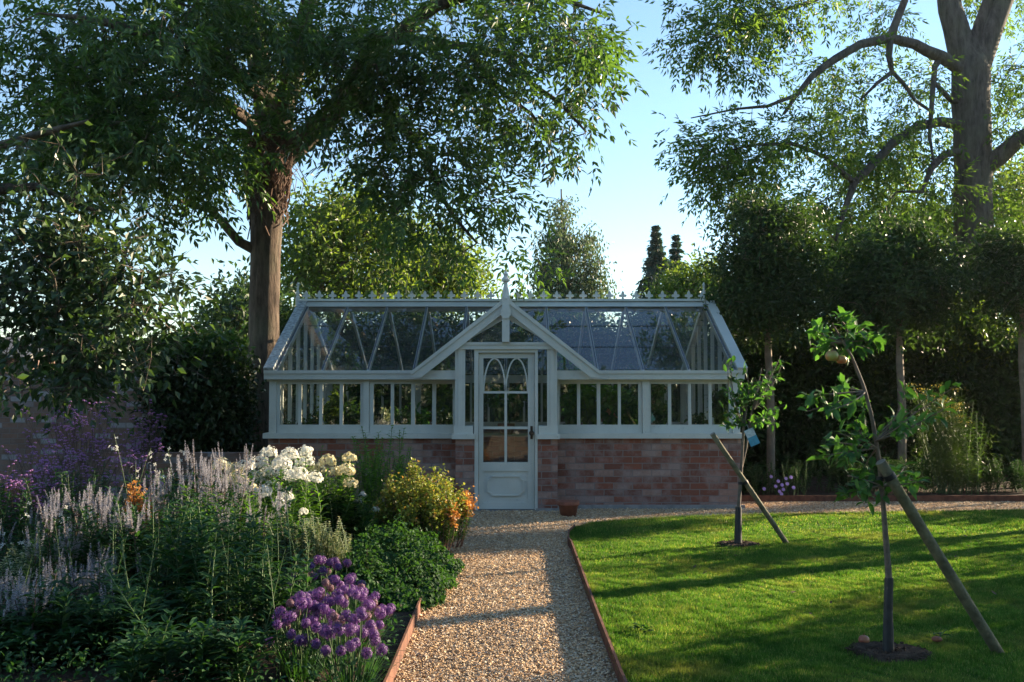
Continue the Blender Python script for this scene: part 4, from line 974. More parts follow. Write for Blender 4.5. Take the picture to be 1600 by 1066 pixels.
simple_tree('garden_tree', 'sunlit yellow-green foliage behind the clipped standards, left of the forked right trunk',
            [(1330, 400, 80, 60, 27, 2, 110), (1440, 370, 80, 70, 27, 2, 130), (1400, 450, 120, 40, 27, 2, 120), (1300, 450, 60, 40, 27, 1.5, 60)], 27, [(1400, 607), (1402, 500), (1398, 430), (1390, 380)], M['farleaf'])
simple_tree('garden_tree', 'sunlit yellow-green foliage right of the forked trunk at the right edge',
            [(1580, 330, 60, 90, 27, 2, 130), (1620, 420, 80, 60, 27, 2, 80), (1560, 430, 50, 50, 27, 1.5, 60)], 27, [(1600, 607), (1602, 500), (1598, 430), (1590, 340)], M['farleaf'])
# birch
YBi = 40.0; base = W(885, 607, YBi); base[2] = 0
bt = thing('birch_tree', base, 'tall pale weeping birch rising beyond the ridge right of the porch finial', 'tree')
outl = [(300, 872, 868 + 12), (320, 858, 890), (340, 852, 905), (360, 848, 918), (380, 842, 930), (400, 836, 942), (420, 832, 938), (440, 828, 945), (460, 826, 955), (480, 826, 955), (540, 835, 945)]
at = []
at = list(blob_pts([(876, 318, 13, 24, YBi, .8, 26), (866, 360, 20, 34, YBi, 1, 52), (856, 415, 22, 34, YBi, 1, 60), (890, 385, 22, 40, YBi, 1, 60), (918, 372, 15, 24, YBi, .8, 28), (928, 405, 12, 24, YBi, .8, 24), (898, 440, 26, 30, YBi, 1, 60), (850, 460, 22, 26, YBi, 1, 40), (938, 446, 17, 15, YBi, .8, 24), (900, 480, 50, 20, YBi, 1, 60)], 3, .22))
at = np.array(at); top = W(876, 296, YBi)
arr, par, rd, kids, tips = grow([(np.array([base, W(886, 480, YBi), W(884, 400, YBi), W(878, 340, YBi), top]), [.3, .2, .14, .07, .03])], at, step=.9, tip=.012)
mb = MB(); wood(mb, arr, par, rd, kids, 8); mb.build('trunk', M['bark_r'], bt, smooth=True)
mb = MB(); n = len(at)
for k in range(34):       # hanging strings of small leaves
    t = R.random(n); ln = .5 + .5 * R.random(n)
    b = at + R.normal(size=(n, 3)) * np.array([.20, .22, .12]) - np.stack([np.zeros(n), np.zeros(n), t * 1.1 * ln], 1)
    mb.leaves(b, np.array([[0, 0, -1.]]) + R.normal(size=(n, 3)) * .5, rdir(n), .16, .075)
mb.build('crown', M['birch'], bt)
# conifers
def conifer(px, top, halfw, Y, label):
    base = W(px, 607, Y); base[2] = 0; t = thing('conifer', base, label, 'tree', 'dark conifers on the skyline')
    tp = W(px, top, Y); H = tp[2]; hw = halfw * Y / F
    mb = MB(); mb.tube([base, base + (0, 0, H * .5), tp], [.25, .15, .02], 6); mb.build('trunk', M['bark'], t, smooth=True)
    mb = MB(); br = MB(); z = 3.0
    while z < H:
        f_ = (H - z) / (H - 4.0); rr = hw * min(1.7, (H - z) / 2.2 + .01) * rnd.uniform(.65, 1.2); nb = 9
        for i in range(nb):
            a_ = rnd.random() * 6.28; L_ = rr * rnd.uniform(.55, 1.15); d = np.array((math.cos(a_), math.sin(a_), 0.)); p0 = base + (0, 0, z)
            pm = p0 + d * L_ * .6 + (0, 0, L_ * .12); p1 = p0 + d * L_ + (0, 0, -L_ * .15); br.tube([p0, pm, p1], [.03, .02, .008], 3, False)
            n = 60; tt = .15 + .85 * R.random(n); b = np.where(tt[:, None] < .6, p0 + (pm - p0) * (tt[:, None] / .6), pm + (p1 - pm) * ((tt[:, None] - .6) / .4))
            b = b + R.normal(size=(n, 3)) * (.03 + .05 * min(1, rr)); mb.leaves(b, d * .7 + R.normal(size=(n, 3)) * .4 + np.array([[0, 0, -.8]]), rdir(n), .22, .07)
        z += .30
    br.build('branches', M['bark'], t); mb.build('crown', M['conifer'], t)
conifer(1027, 352, 26, 45, 'taller dark conifer on the skyline right of the birch')
conifer(1058, 368, 20, 46, 'shorter dark conifer on the skyline, right of its taller neighbour')
simple_tree('garden_shrub', 'rounded olive-green shrub on the skyline between conifers and clipped standards', [(1085, 455, 50, 30, 27, 1.5, 110), (1060, 470, 40, 20, 27, 1.2, 60), (1110, 440, 30, 24, 27, 1, 50)], 27, [(1085, 607), (1085, 500), (1085, 460)], M['farleaf'], 30, .25, .12, .07)

# clipped standards with clear stems
def standard(px, Y, blobs, zb_, label, wpx=13):
    base = W(px, 607, Y); base[2] = 0.05; t = thing('standard_tree', base, label, 'tree', 'evergreen standards along the back bed')
    ctr = blob_pts([(*b[:6], int(b[6] * .78)) for b in blobs], 4, .15); zt_ = ctr[:, 2].mean()
    arr, par, rd, kids, tips = grow([(np.array([base, base + (.01, 0, 1.0), base + (-.02, 0, zt_ * .6), (base[0], Y, zt_)]), [.062, .055, .05, .03])], ctr[::2], step=.25, tip=.004)
    mb = MB(); wood(mb, arr, par, rd, kids, 10); mb.build('trunk', M['paletrunk'], t, smooth=True)
    mb = MB(); clumps(mb, ctr, 56, .14, .085, .036, -.1, .4); ex = ctr[R.random(len(ctr)) < .5]; cm = ctr.mean(0); ex = ex + unit(ex - cm) * .30 * R.random((len(ex), 1)); clumps(mb, ex, 10, .06, .085, .034, .3, .4); mb.build('crown', M['bay'], t)
    # sticking out
    return t
YS = 13.9
standard(1203, YS, [(1200, 400, 76, 62, YS, .65, 230), (1200, 470, 82, 45, YS, .65, 190), (1192, 340, 40, 26, YS, .4, 70), (1160, 440, 40, 60, YS, .4, 60)], 0, 'evergreen standard tree with clear stem, nearest the greenhouse')
standard(1408, YS + .1, [(1400, 440, 90, 62, YS, .65, 250), (1400, 390, 70, 34, YS, .5, 110), (1440, 480, 60, 40, YS, .5, 90), (1350, 470, 60, 40, YS, .5, 90)], 0, 'evergreen standard tree with clear stem, the middle one of the row')
standard(1600, YS, [(1600, 450, 75, 60, YS, .65, 230), (1580, 400, 50, 30, YS, .5, 80)], 0, 'evergreen standard tree at the right edge of the photo')
standard(1800, YS, [(1800, 480, 60, 38, YS, .55, 120)], 0, 'unseen evergreen standard tree added beyond the right edge to shade the path')  # unseen, added to the row so its crown shades the far gravel
# hedge behind them
hb = np.array((7.0, 17.0, 0)); hd = thing('hedge', hb, 'tall dark mixed hedge filling the back of the bed right of the greenhouse', 'hedge')
n = 2600; c = np.stack([3.3 + 5.5 * R.random(n), 15.6 + 2.2 * R.random(n), 0.1 + 2.35 * R.random(n) ** .9], 1); c[:, 2] *= (1 + .13 * np.sin(c[:, 0] * 2.1) + .06 * np.sin(c[:, 0] * 5.3))
mb = MB(); clumps(mb, c, 36, .16, .11, .06); mb.build('foliage', M['hedge'], hd)
mb = MB(); c2 = c[(c[:, 2] > 1.8) & (R.random(n) < .5)] + (0, -.1, .12); clumps(mb, c2, 26, .17, .10, .055); mb.build('sunlit_leaves', M['farleaf'], hd)  # lighter leaf colour scattered near the top paints in sunlit leaves
mb = MB()
for i in range(46):
    x_ = 3.4 + i * .16; y_ = 16.6 + rnd.uniform(-.5, .7); mb.tube([(x_, y_, 0), (x_ + rnd.uniform(-.15, .15), y_, 1.2), (x_ + rnd.uniform(-.3, .3), y_, 2.5)], [.03, .02, .008], 5, False)
mb.build('stems', M['bark'], hd)

# ------------------------------------------------------------ left background: wall, ivy, shed
YL = 14.6
wx1 = X(241, YL); wt = Z(583, YL)
wl = thing('brick_wall', (-8, YL, 0), 'old dark brick garden wall at the far left, behind the flower border', 'garden wall')
mb = MB(); mb.box(-16, wx1, YL, YL + .3, 0, wt); mb.build('brickwork', M['brick_old'], wl)
mb = MB(); mb.box(-16, wx1 + .03, YL - .03, YL + .33, wt, wt + .05); mb.build('coping', M['brick_old'], wl)
mb = MB(); zlw = Z(708, 12.9); mb.box(wx1 - .3, X(419, 12.9) + .1, 12.9, 13.1, 0, zlw); lw_ = mb.build('low_brick_wall', M['brick_old'], loc=(-4, 12.9, 0)); tag(lw_, 'low dark brick wall running from the big wall to the left corner of the greenhouse', 'garden wall')
iv = thing('ivy', (X(320, YL), YL, 0), 'dark ivy-clad hedge between the brick wall and the big ash trunk', 'hedge')
n = 1500; xa_, xb_ = X(236, YL), X(362, YL)
c = np.stack([xa_ + (xb_ - xa_) * R.random(n), YL - .1 + .9 * R.random(n), 0.05 + (Z(565, YL) - .05) * R.random(n) ** .85], 1)
c[:, 2] *= 1 + .07 * np.sin(c[:, 0] * 6) 
mb = MB(); clumps(mb, c, 34, .12, .09, .06); mb.build('foliage', M['ivy'], iv)
mb = MB(); top_c = np.stack([xa_ - .3 + (xb_ - xa_ + .3) * R.random(150), YL + .5 * R.random(150), Z(558, YL) + .22 * R.random(150) ** 1.5], 1); clumps(mb, top_c, 26, .10, .09, .06)
for i in range(26):
    x_ = xa_ + (xb_ - xa_) * rnd.random(); z_ = Z(550, YL); h_ = rnd.uniform(.15, .42); tt = np.linspace(0, 1, 16); lean = rnd.uniform(-.25, .25)
    b = np.stack([x_ + lean * tt, np.full(16, YL + .2), z_ + h_ * tt], 1); mb.leaves6(b, rdir(16) + (0, 0, .1), np.array([[0, 0, 1.]]) + R.normal(size=(16, 3)) * .4, .08, .05)
mb.build('top_shoots', M['euph_leaf'], iv)
sh = thing('shed', (-11, 19.5, 0), 'low garden building with grey slate roof at the far left edge, above the brick wall', 'building')
mb = MB(); mb.box(-16, X(45, 18), 18, 21, 0, Z(560, 18)); mb.build('wall', M['brick_old'], sh)
mb = MB(); mb.prism_x([(17.8, Z(560, 18)), (17.8, Z(558, 18)), (19.5, Z(527, 19.5)), (21.2, Z(558, 18)), (21.2, Z(560, 18))], -16.2, X(48, 18)); mb.build('roof', M['slate'], sh)
hb = np.array((0.0, 18.4, 0)); hd = thing('hedge', hb, 'dark mixed hedge seen through the greenhouse roof and windows, behind the back wall', 'hedge')
n = 2300; c = np.stack([-4.6 + 8.3 * R.random(n), 17.9 + 1.2 * R.random(n), 0.1 + 2.6 * R.random(n) ** .9], 1); c[:, 2] *= (1 + .08 * np.sin(c[:, 0] * 2.7) + .05 * np.sin(c[:, 0] * 6.3))
mb = MB(); clumps(mb, c, 34, .16, .12, .065); mb.build('foliage', M['bay'], hd)
mb = MB()
for i in range(40):
    x_ = -4.5 + i * .2; y_ = 18.5 + rnd.uniform(-.3, .3); mb.tube([(x_, y_, 0), (x_ + rnd.uniform(-.15, .15), y_, 1.2), (x_ + rnd.uniform(-.3, .3), y_, 2.3)], [.03, .02, .008], 5, False)
mb.build('stems', M['bark'], hd)
# unseen trees added behind the camera to darken reflections in the glass
def far_tree(x_, y_, h_, r_, label, m='broad'):
    t = thing('reflection_tree', (x_, y_, 0), label, 'tree', 'unseen trees added behind the camera for reflections')
    mb = MB(); mb.tube([(x_, y_, 0), (x_ + .1, y_, h_ * .35), (x_, y_, h_ * .75)], [.3, .24, .1], 8); mb.build('trunk', M['bark'], t, smooth=True)
    n = int(90 * r_); q = R.normal(size=(n, 3)); q = q / np.linalg.norm(q, axis=1)[:, None] * R.random((n, 1)) ** .4
    c = np.array((x_, y_, h_ * .6)) + q * np.array((r_, r_, h_ * .4)); mb = MB(); clumps(mb, c, 26, .45, .30, .18); mb.build('crown', M[m], t)
for i, (x_, y_, h_, r_) in enumerate([(-16, -20, 10, 5), (-8, -21, 11, 5), (0, -20, 10, 5), (8, -22, 12, 5.5), (17, -20, 10, 5), (-24, -14, 11, 5)]):
    far_tree(x_, y_, h_, r_, 'unseen tree added behind the camera to darken what the glass mirrors')

n = 1500; c = np.stack([-22 + 44 * R.random(n), -11 + 1.5 * R.random(n), .2 + 4.6 * R.random(n)], 1); hd = thing('hedge', (0, -10, 0), 'tall unseen hedge added behind the camera to keep the window reflections dark', 'hedge')  # unseen hedge, added so the panes mirror dark leaves instead of sky
mb = MB(); clumps(mb, c, 36, .35, .30, .2); mb.build('foliage', M['ivy'], hd)

# ------------------------------------------------------------ flower border
def curve(p0, p1, n=6, sag=0.0, wob=.01):
    p0 = np.asarray(p0, float); p1 = np.asarray(p1, float); t = np.linspace(0, 1, n)[:, None]
    c = p0 + (p1 - p0) * t; L = np.linalg.norm(p1 - p0); side = R.normal(size=3) * wob * 4; side[2] = 0
    return c + side * (t * (1 - t)) + np.array([[0, 0, -sag * L]]) * t * t
def along_curve(c, t):
    u = np.linspace(0, 1, len(c)); return np.stack([np.interp(t, u, c[:, i]) for i in range(3)], 1)
def stem_leaves(mb, c, n, L, Wd, t0=.1, t1=.92, droop=-.1, whorl=2, six=True):
    m = max(1, n // whorl); t = np.repeat(np.linspace(t0, t1, m), whorl); a0 = np.repeat(R.random(m) * 6.28 + np.arange(m) * 1.57, whorl) + np.tile(np.arange(whorl) * 2 * math.pi / whorl, m)
    b = along_curve(c, t); d = np.stack([np.cos(a0), np.sin(a0), np.full(len(t), .35 + droop)], 1) + R.normal(size=(len(t), 3)) * .15
    sz = L * (.6 + .5 * np.sin(np.clip(t, 0, 1) * math.pi)) * (.8 + .4 * R.random(len(t)))
    f = mb.leaves6 if six else mb.leaves
    f(b, d, np.array([[0, 0, 1.]]) + R.normal(size=(len(t), 3)) * .2, sz, Wd)
def floret(mb, p, nrm, r, petals=5, w_=.75):
    nrm = np.array(unit(nrm)); p = np.asarray(p)
    N = len(p); ref = unit(np.cross(nrm, rdir(N))); o = np.cross(nrm, ref)
    for k in range(petals):
        a_ = k * 2 * math.pi / petals; d = ref * math.cos(a_) + o * math.sin(a_) + nrm * .15
        mb.leaves(p, d, nrm, r, r * w_, .05, .6)
def ground_pt(x_, y_): return np.array((x_, y_, .045))

# white phlox
def phlox(px, py, Y, heads, mat, label, per=2):
    b0 = W(px, py, Y); base = np.array((b0[0], Y, .045)); t = thing('phlox', base, label, 'flowering plant', 'phlox in the border')
    st = MB(); lv = MB(); first = None
    for (hx, hy, dY, r) in heads:
        h = W(hx, hy, Y + dY); root = base + (rnd.uniform(-.1, .1) + (h[0] - base[0]) * .6, rnd.uniform(-.08, .08) + dY * .8, 0)
        c = curve(root, h, 7, 0, .02); st.tube(c, np.linspace(.006, .0035, 7), 5, False); stem_leaves(lv, c, 44, .10, .022, .12, .93, .15)
        for _ in range(per):
            r2 = root + (rnd.uniform(-.12, .12), rnd.uniform(-.1, .1), 0); h2 = h + np.array((rnd.uniform(-.12, .12), rnd.uniform(-.12, .12), -rnd.uniform(.06, .2))); c = curve(r2, h2, 6, 0, .02)
            st.tube(c, np.linspace(.005, .003, 6), 4, False); stem_leaves(lv, c, 40, .095, .022, .15, 1.0, .2)
        r = r * 1.22; mb = MB(); n = int(110 * (r / .07) ** 2); q = unit(R.normal(size=(n, 3))); q[:, 2] = np.abs(q[:, 2]) * 1.15 - .45; q = unit(q)
        pp = h + q * r * np.array((1, 1, .85)) * (.72 + .35 * R.random((n, 1))); floret(mb, pp, q + R.normal(size=(n, 3)) * .25, .0135)
        mb.build('flower_head', mat, t)
    st.build('stems', M['stem'], t, smooth=True); lv.build('foliage', M['phlox_leaf'], t)
phlox(440, 760, 8.35, [(405, 724, .1, .068), (432, 738, 0, .075), (452, 712, .15, .066), (476, 722, .1, .07), (428, 762, -.1, .066), (396, 748, -.05, .07), (456, 746, -.1, .06), (416, 740, .2, .06)], M['white'], 'white phlox with the largest, densest heads, centre of the sunlit clump')
phlox(360, 770, 8.1, [(346, 728, 0, .062), (372, 752, -.1, .066), (366, 734, .15, .06), (388, 764, -.2, .06), (352, 752, .0, .05)], M['cream'], 'creamy phlox at the left end of the white clump')
phlox(520, 770, 8.5, [(496, 733, 0, .058), (512, 722, .1, .06), (524, 738, 0, .05), (546, 716, .1, .05), (541, 736, -.05, .062), (548, 756, -.1, .05)], M['cream'], 'creamy fading phlox at the right end of the white clump')
phlox(440, 820, 7.7, [(437, 786, 0, .035), (474, 800, 0, .03), (438, 806, .1, .03), (400, 800, 0, .03), (560, 782, .8, .034), (587, 796, .8, .025), (566, 774, .8, .03)], M['white'], 'phlox with small scattered white flowers in front of the big heads', 3)
phlox(455, 770, 8.0, [(440, 726, 0, .066), (465, 742, -.1, .064), (490, 748, 0, .058), (410, 770, -.2, .06), (445, 778, -.2, .055), (385, 728, .2, .055), (420, 708, .3, .056), (478, 706, .2, .05)], M['white'], 'white phlox with heads packed between and in front of the largest ones', 3)
# leafy filler stems under and around
def leafy_plant(px, py, Y, n, spread, h, leaf, label, L=.1, Wd=.024, nl=34, name='perennial', cat='plant', group='leafy perennials in the border', whorl=2, sm='stem', lean=.12, t1=1.0):
    b0 = W(px, py, Y); base = np.array((b0[0], Y, .045)); t = thing(name, base, label, cat, group); st = MB(); lv = MB(); tips = []
    for _ in range(n):
        a_ = rnd.random() * 6.28; q = rnd.random() ** .5; r = base + (spread[0] * q * math.cos(a_), spread[1] * q * math.sin(a_), 0)
        tp = r + np.array((rnd.uniform(-lean, lean), rnd.uniform(-lean, lean), h * rnd.uniform(.65, 1.05))); c = curve(r, tp, 7, 0, .02)
        st.tube(c, np.linspace(.005, .0025, 7), 4, False); stem_leaves(lv, c, nl, L, Wd, .12, t1, .2, whorl); tips.append((tp, c))
    st.build('stems', M[sm], t, smooth=True); lv.build('foliage', M[leaf], t); return t, tips
leafy_plant(592, 740, 9.5, 40, (.24, .2), .95, 'phlox_leaf', 'tall bright green willowy plant standing against the brickwork', .07, .015, 70, lean=.22)
leafy_plant(530, 760, 9.3, 24, (.28, .2), .78, 'phlox_leaf', 'fresh green upright plant behind the right-hand phlox heads', .07, .014, 56)
leafy_plant(520, 830, 8.4, 26, (.22, .15), .52, 'geran', 'drooping narrow-leaved green plant left of the yellow spurge', .11, .024, 40)
leafy_plant(330, 830, 7.2, 30, (.38, .25), .62, 'phlox_leaf', 'leafy green stems in front of the left phlox, partly sunlit', .10, .022, 40)
leafy_plant(260, 900, 6.6, 44, (.5, .3), .62, 'dark_leaf', 'mass of green leafy stems below the grey flower spires', .11, .026, 40)
leafy_plant(100, 860, 8.0, 44, (.9, .3), .68, 'dark_leaf', 'dark leafy growth under the purple verbena at the left', .10, .024, 36)
leafy_plant(420, 860, 6.9, 24, (.25, .2), .48, 'dark_leaf', 'dark green leafy stems left of the pale shrub', .11, .026, 38)
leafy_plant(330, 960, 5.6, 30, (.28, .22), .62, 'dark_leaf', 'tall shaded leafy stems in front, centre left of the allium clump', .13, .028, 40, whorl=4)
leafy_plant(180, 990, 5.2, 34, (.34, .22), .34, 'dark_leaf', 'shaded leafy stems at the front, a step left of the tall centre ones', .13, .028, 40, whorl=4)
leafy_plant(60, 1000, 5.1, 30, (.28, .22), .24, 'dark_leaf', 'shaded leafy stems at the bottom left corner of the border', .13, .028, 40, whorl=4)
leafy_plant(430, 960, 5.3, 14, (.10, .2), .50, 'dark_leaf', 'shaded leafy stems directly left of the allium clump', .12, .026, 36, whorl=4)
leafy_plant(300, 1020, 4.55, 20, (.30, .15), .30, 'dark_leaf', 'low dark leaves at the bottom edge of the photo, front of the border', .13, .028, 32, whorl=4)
leafy_plant(380, 780, 10.2, 30, (.9, .25), .62, 'hedge', 'dark leafy row at the back of the border before the low wall', .08, .024, 40)
leafy_plant(170, 780, 10.2, 30, (1.0, .25), .62, 'hedge', 'dark leafy row at the back of the border before the big brick wall', .08, .024, 40)
# a few tall single shoots
for px0, py0, px1, py1, Y in ((235, 1060, 190, 845, 4.9), (340, 1050, 336, 860, 4.9), (470, 1020, 447, 770, 5.6), (260, 1030, 160, 880, 4.7)):
    a_, b_ = W(px0, py0, Y), W(px1, py1, Y + .3); a_[2] = max(a_[2], .04)
    c = curve(a_, b_, 8, 0, .02); t = thing('tall_shoot', a_, {235: 'long pale leaning shoot rising from the front left of the border', 340: 'upright leafy shoot in front of the spires, left of the centre of the border', 470: 'tall dark flower spike stem left of the pale shrub, reaching up to the phlox', 260: 'leaning leafy shoot at the far front of the border'}[px0], 'plant')
    mb = MB(); mb.tube(c, np.linspace(.005, .003, 8), 5, False); mb.build('stem', M['stem'], t, smooth=True); mb = MB(); stem_leaves(mb, c, 36, .12, .024, .1, 1, .15, 3); mb.build('foliage', M['dark_leaf'], t)

# thin wand-like stems and grasses rising through the front of the border
for i in range(26):
    px0 = rnd.uniform(20, 470); Y = rnd.uniform(4.7, 6.2); a_ = W(px0, 1000, Y); a_[2] = .04; b_ = a_ + np.array((rnd.uniform(-.2, .12), rnd.uniform(-.1, .1), rnd.uniform(.45, .72)))
    c = curve(a_, b_, 8, 0, .03)
    if i == 0: wand = thing('wild_stem', (0, 0, 0), 'thin wand-like stems rising among the leaves at the front of the border', 'plant'); wm = MB(); wl_ = MB()
    wm.tube(c, np.linspace(.0035, .0015, 8), 4, False); stem_leaves(wl_, c, 30, .075, .010, .2, 1, .25, 2)
wm.build('stems', M['stem'], wand, smooth=True); wl_.build('foliage', M['geran'], wand)
# grey-lilac spires
def spire(mb, p0, p1, r):
    n = int(np.linalg.norm(p1 - p0) / .0011); n = min(n, 200); t = R.random(n); b = p0 + (p1 - p0) * t[:, None]
    ax = unit(p1 - p0); d = rdir(n); d = d - ax * (d @ ax)[:, None]; d = unit(d) + ax * .45
    mb.leaves(b, d, rdir(n), r * (1.12 - t) ** .6 * (.7 + .5 * R.random(n)), .0036)
def culver(px, Y, heads, label):
    b0 = W(px, 800, Y); base = np.array((b0[0], Y, .045)); t = thing('culvers_root', base, label, 'flowering plant', 'grey-lilac spires in the border'); st = MB(); lv = MB(); red = MB()
    for hx, hy in heads:
        dY = rnd.uniform(-.3, .3); h = W(hx, hy, Y + dY); root = np.array((h[0] + rnd.uniform(-.08, .12), Y + dY * .9 + rnd.uniform(-.05, .05), .045)); c = curve(root, h, 8, 0, .02)
        st.tube(c, np.linspace(.005, .0025, 8), 4, False); stem_leaves(lv, c, 36, .11, .022, .15, .78, .15, 4); ax = unit(c[-1] - c[-2])
        mb = MB(); s_ = rnd.uniform(.8, 1.15); spire(mb, h - ax * .13 * s_, h + ax * .06 * s_, .018)
        for k in range(rnd.randint(4, 7)):
            a_ = rnd.random() * 6.28; q = h - ax * rnd.uniform(.10, .20) ; o = np.array((math.cos(a_), math.sin(a_), 0)) * rnd.uniform(.03, .06); e1 = q + o + (0, 0, .03); e2 = e1 + o * rnd.uniform(-.2, .7) + (0, 0, rnd.uniform(.07, .12))
            red.tube([q, q + o * .7, e1], .0018, 3, False); spire(mb, e1, e2 + (e2 - e1) * .3, .015)
        mb.build('flower_spire', M['spire'], t)
    st.build('stems', M['redstem'], t, smooth=True); red.build('side_stems', M['redstem'], t); lv.build('foliage', M['dark_leaf'], t)
def scat(n, x0, x1, y0, y1, f=None): return [(rnd.uniform(x0, x1), rnd.uniform(y0, y1)) for _ in range(n)]
culver(330, 7.4, scat(16, 235, 400, 705, 800) + [(302, 700), (342, 705), (280, 722), (313, 728), (352, 735), (262, 745), (298, 748), (330, 742), (365, 758), (282, 770), (318, 768), (346, 775), (270, 790), (372, 730), (300, 790), (255, 770), (385, 745), (330, 792), (240, 760), (362, 790)], 'grey-lilac flower spires, tallest clump, just left of the white phlox')
culver(190, 6.6, scat(22, 50, 240, 765, 900) + [(140, 765), (168, 775), (120, 800), (158, 800), (182, 805), (82, 778), (100, 820), (140, 830), (178, 832), (205, 800), (70, 800), (120, 850), (160, 848), (195, 840), (60, 830), (90, 850)], 'grey-lilac flower spires in the middle of the border at the left')
culver(100, 5.5, scat(16, 70, 190, 860, 990) + [(110, 895), (130, 905), (95, 925), (118, 945), (85, 960), (140, 935), (102, 985), (128, 975), (150, 910), (145, 965), (78, 910), (95, 870), (150, 890), (60, 940)], 'grey-lilac flower spires low in the shaded front left')
culver(20, 5.2, scat(10, 0, 70, 880, 1030) + [(8, 905), (30, 915), (48, 925), (12, 950), (36, 960), (8, 985), (25, 1000), (50, 975), (4, 1025), (18, 1040), (40, 1020), (55, 1000)], 'grey-lilac flower spires cut by the left edge of the photo')

# verbena
def verbena(px, Y, top, spreadpx, nst, label, low=60):
    b0 = W(px, 800, Y); base = np.array((b0[0], Y, .045)); t = thing('verbena', base, label, 'flowering plant', 'purple verbena at the back of the border'); st = MB(); lv = MB(); hs = []
    for _ in range(nst):
        h = W(px + rnd.gauss(0, spreadpx * .5), top + low * rnd.random() ** .8 + 10, Y + rnd.uniform(-.25, .25)); root = base + (rnd.uniform(-.12, .12), rnd.uniform(-.12, .12), 0); L = h[2]
        c = curve(root, h, 7, 0, .03); st.tube(c, np.linspace(.0045, .002, 7), 4, False); stem_leaves(lv, c, 10, .06, .012, .05, .5, .2); hs.append(h)
        for k in range(4):
            tt = rnd.uniform(.55, .92); p = along_curve(c, np.array([tt]))[0]; q = p + np.array((rnd.uniform(-.12, .12), rnd.uniform(-.1, .1), rnd.uniform(.08, .24))); pm = (p + q) / 2 + np.array(((q[0] - p[0]) * .25, 0, -.02))
            st.tube([p, pm, q], .0016, 3, False); hs.append(q)
            for _ in range(2):
                q2 = q + np.array((rnd.uniform(-.05, .05), rnd.uniform(-.04, .04), rnd.uniform(-.02, .05))); st.tube([pm, (pm + q2) / 2 + (0, 0, -.01), q2], .0013, 3, False); hs.append(q2)
    st.build('stems', M['redstem'], t, smooth=True); lv.build('foliage', M['dark_leaf'], t)
    mb = MB(); hs_ = sorted(hs, key=lambda p: -p[2]); one = None
    def head(p, mbx):
        n = 16; q = rdir(n); q[:, 2] = np.abs(q[:, 2]); floret(mbx, p + q * np.array((.010, .010, .007)), q, .0055, 4, .8)
    for i, p in enumerate(hs_[:100]):
        if one is None: mh = MB(); head(p, mh); one = mh.build('flower_head', M['verb'], t); p1 = p
        else: c_ = one.copy(); COL.objects.link(c_); c_.parent = t; c_.location = tuple(p - p1)
    if len(hs_) > 100:
        for p in hs_[100:]: head(p, mb)
        tag(mb.build('flower_head', M['verb'], t), kind='stuff')
verbena(130, 9.2, 622, 75, 30, 'tallest purple verbena standing before the brick wall at the left', 70)
verbena(222, 9.5, 632, 42, 16, 'smaller purple verbena right of the tallest one, before the dark ivy', 50)
verbena(85, 8.8, 690, 80, 28, 'purple verbena below the tallest one, left part of the border', 60)
verbena(20, 8.2, 735, 70, 28, 'purple verbena at the left edge of the photo', 70)
verbena(215, 8.6, 705, 40, 14, 'small purple verbena between the spires and the wall', 60)
culver(60, 7.6, scat(18, 0, 190, 770, 850), 'grey-lilac spires among the low verbena at the left edge')
culver(400, 7.0, [(437, 765), (447, 772), (415, 800), (340, 800), (390, 790), (365, 820)], 'a few thin grey spires rising in front of the left phlox heads')
# gaura
def gaura(px, Y, heads, label):
    b0 = W(px, 800, Y); base = np.array((b0[0], Y, .045)); t = thing('gaura', base, label, 'flowering plant', 'wispy white gaura'); st = MB(); lv = MB()
    for hx, hy in heads:
        h = W(hx, hy, Y + rnd.uniform(-.2, .2)); root = base + (rnd.uniform(-.1, .1), 0, 0); c = curve(root, h, 8, 0, .05); st.tube(c, np.linspace(.003, .0014, 8), 4, False); stem_leaves(lv, c, 16, .05, .010, .1, .7, .2)
        mb = MB()
        for k in range(5):
            p = h + np.array((rnd.uniform(-.03, .03), rnd.uniform(-.03, .03), -rnd.uniform(.0, .14))); floret(mb, [p], rdir(1) + (0, -.6, 0), .017, 4, .6)
        mb.build('flower', M['white'], t)
    st.build('stems', M['stem'], t, smooth=True); lv.build('foliage', M['dark_leaf'], t)
gaura(230, 8.0, [(178, 678), (236, 700), (212, 722), (250, 735), (205, 770), (196, 778), (262, 700)], 'wispy white gaura standing high between verbena and spires')
gaura(70, 7.2, [(40, 785), (100, 790), (38, 830), (44, 838), (110, 805), (20, 880), (60, 900), (95, 795), (5, 830), (140, 795)], 'wispy white gaura low among the verbena at the left')
gaura(390, 8.6, [(390, 705), (288, 700), (330, 790)], 'wispy white gaura next to the left phlox heads')
# low white/green spangled plants among the left
leafy_plant(60, 900, 6.6, 40, (.5, .25), .34, 'silver', 'small pale-leaved plant among the spires at the left', .035, .018, 34)
